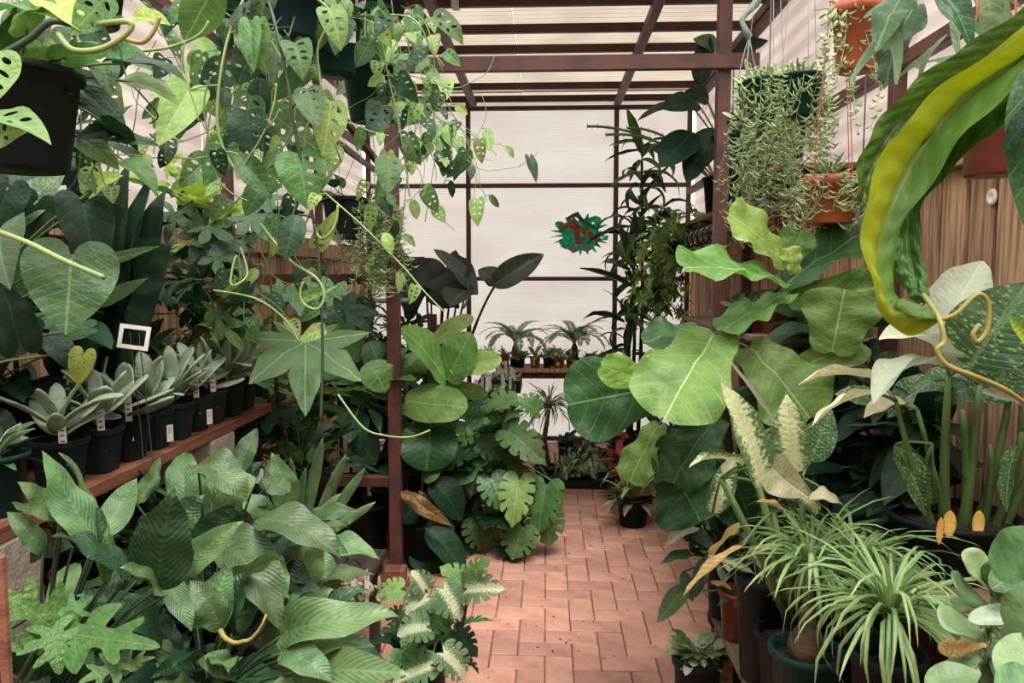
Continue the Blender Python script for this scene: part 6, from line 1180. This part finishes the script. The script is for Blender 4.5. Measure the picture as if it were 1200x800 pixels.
for pts, r, mt in (([(68, 40, 1.1), (85, 58, 1.08), (115, 58, 1.08), (140, 46, 1.08), (154, 32, 1.08), (148, 25, 1.08), (115, 28, 1.1)], .0042, 'palestem'), ([(145, 45, 1.1), (165, 50, 1.1), (178, 40, 1.1), (187, 20, 1.1)], .0032, 'yellow'), ([(0, 65, 1.1), (35, 45, 1.1), (60, 25, 1.1), (90, 30, 1.12)], .005, 'darkstem'), ([(-20, 265, .9), (30, 283, .88), (75, 305, .87), (122, 325, .86)], .0034, 'palestem'), ([(140, 50, 1.3), (148, 90, 1.3), (165, 110, 1.3), (185, 135, 1.35), (175, 145, 1.35)], .0016, 'darkstem'), ([(165, 60, 1.5), (200, 55, 1.5), (232, 42, 1.5), (245, 25, 1.5)], .003, 'palestem')): vine(T, pts, r, None, None, 1, 1, mt)
# second hanging plants between
for i, (px0, py0, d, rt, h, m_, sq, lab, n_, kd, mats_) in enumerate((
    (105, 30, 1.9, .09, .15, 'black', 0, 'hanging vine pot high up between near black pot and red roof beams', 14, 'adan', ['mon', 'mon', 'monlight', 'mondark']),
    (262, 20, 2.4, .09, .15, 'green_pot', 0, 'green hanging pot of window leaves against the roof beams', 16, 'adan', ['mon', 'monlight', 'mondark']),
    (98, 228, 2.0, .05, .16, 'navy_pot', 0, 'small blue green hanging pot behind the near black pot', 10, 'heart', ['mon', 'mondark']),
    (38, 262, 1.75, .06, .15, 'terra', 0, 'orange hanging pot peeking below the near black pot', 6, 'heart', ['heartdark']),
    (225, 140, 3.0, .07, .13, 'terra', 0, 'orange brown hanging pot glimpsed among vines near the roof beams', 22, 'adan', ['mon', 'monlight']),
    (405, 280, 3.75, .10, .20, 'black', 4, 'square black hanging pot with stringy plant in front of fence', 8, 'oval', ['mondark']),
    (328, 272, 3.6, .10, .10, 'navy_pot', 4, 'low black hanging planter in front of the fence top', 16, 'oval', ['mon', 'monlight']),
    (452, 20, 3.3, .10, .16, 'black', 0, 'hanging pot near crossbeam behind tagged green pots', 26, 'adan', ['mon', 'monlight', 'mon']))):
    T, s, c = hang('hanging_plant', lab, px0, py0, d, rt, h, m_, sq)
    rosette(T, s, kd, mats_[0], n_, (.09, .14), (-.6, 1.3), (.6, .75), (.02, .22), mats=mats_)
    if i == 5: strands(T, (c.x+.08, c.y, c.z+.19), .08, 40, (.2, .48), fine=.03); strands(T, (c.x+.2, c.y, c.z+.16), .08, 30, (.2, .45), fine=.03)
    if i == 0:
        for pts in ([(110, 10, 1.9), (90, 60, 1.8), (120, 120, 1.75)],): vine(T, pts, .002, 'adan', mats_, 30, (34, 52), 'palestem')
    if i == 1:
        for pts in ([(235, 0, 2.3), (262, 50, 2.2), (250, 110, 2.2), (240, 180, 2.2)], [(225, 0, 2.3), (215, 70, 2.25), (240, 150, 2.2), (275, 195, 2.2)], [(245, 0, 2.3), (310, 60, 2.2), (318, 150, 2.2), (330, 220, 2.2)]): vine(T, pts, .002, 'adan', mats_, 24, (30, 48), 'palestem')
    if i == 7:
        for pts in ([(452, 0, 3.3), (480, 60, 3.2), (470, 130, 3.2), (475, 190, 3.2)], [(450, 0, 3.3), (425, 60, 3.2), (440, 190, 3.2), (430, 250, 3.2)], [(455, 0, 3.3), (500, 30, 3.2), (510, 110, 3.2), (500, 190, 3.2)]): vine(T, pts, .002, 'adan', mats_, 18, (22, 36), 'palestem')
    if i == 4:
        for pts in ([(225, 120, 3.0), (300, 150, 2.9), (300, 220, 2.9)], [(225, 120, 3.0), (190, 130, 2.9), (180, 180, 2.9)]): vine(T, pts, .002, 'adan', mats_, 20, (22, 34), 'palestem')

# thin curling tendrils of the window leaved vines
def tendrils(T, n, x0, x1, y0, y1, d, step_=20, r=.0013, leaves=True, lm=('mon', 'monlight', 'mondark')):
    for i in range(n):
        x, y = rng.uniform(x0, x1), rng.uniform(y0, y0+(y1-y0)*.5); a = rng.uniform(.9, 2.2); pts = []; w = rng.uniform(-.25, .25); dd = d+rng.uniform(-.15, .15)
        for k in range(rng.randint(6, 11)):
            pts.append((x, y, dd)); x += math.cos(a)*step_; y += math.sin(a)*step_; a += w+rng.uniform(-.4, .4)
            if y > y1: break
        if len(pts) > 2: vine(T, pts, r, 'adan' if leaves else None, list(lm), 46, (14, 34), rng.choice(['palestem', 'stem', 'palestem']))
tv = [o for o in C.objects if o.parent is None and o.name.startswith('swiss_cheese_vine')]
tendrils(tv[0], 8, 400, 500, 10, 300, 2.6, leaves=False); tendrils(tv[1], 18, 455, 545, 60, 300, 2.6, 14, .0011); tendrils(tv[2], 7, 280, 350, 0, 260, 2.1)
tendrils(tv[3], 6, 230, 360, 0, 330, 1.7, 24, .0018); tendrils(tv[4], 6, 90, 150, 70, 230, 1.5, 20, .0014); tendrils(tv[4], 4, 150, 220, 20, 200, 1.5, 16, .0014, False)
tendrils(tv[2], 10, 270, 400, 210, 400, 2.4, 18, .0013)

# crumbs of dry leaf and earth on the path
T = thing('leaf_litter', 'scattered dry leaf crumbs lying on the brick path', 'litter', (.1, 3.6, 0), kind='stuff')
q = MB()
for i in range(90):
    x, y = rng.uniform(-.35, .6), rng.uniform(2.8, 5.2); s_ = rng.uniform(.003, .011); a = rng.uniform(0, 6.28)
    q.add([V(x+s_*math.cos(a+k*1.57)*(1 if k % 2 else .45), y+s_*math.sin(a+k*1.57)*(1 if k % 2 else .45), .002+.003*(k == 1)) for k in range(4)]+[V(x, y, .005)], [(0, 1, 4), (1, 2, 4), (2, 3, 4), (3, 0, 4), (3, 2, 1, 0)])
q.build('crumbs', MT['darkbark'], T, kind='stuff')
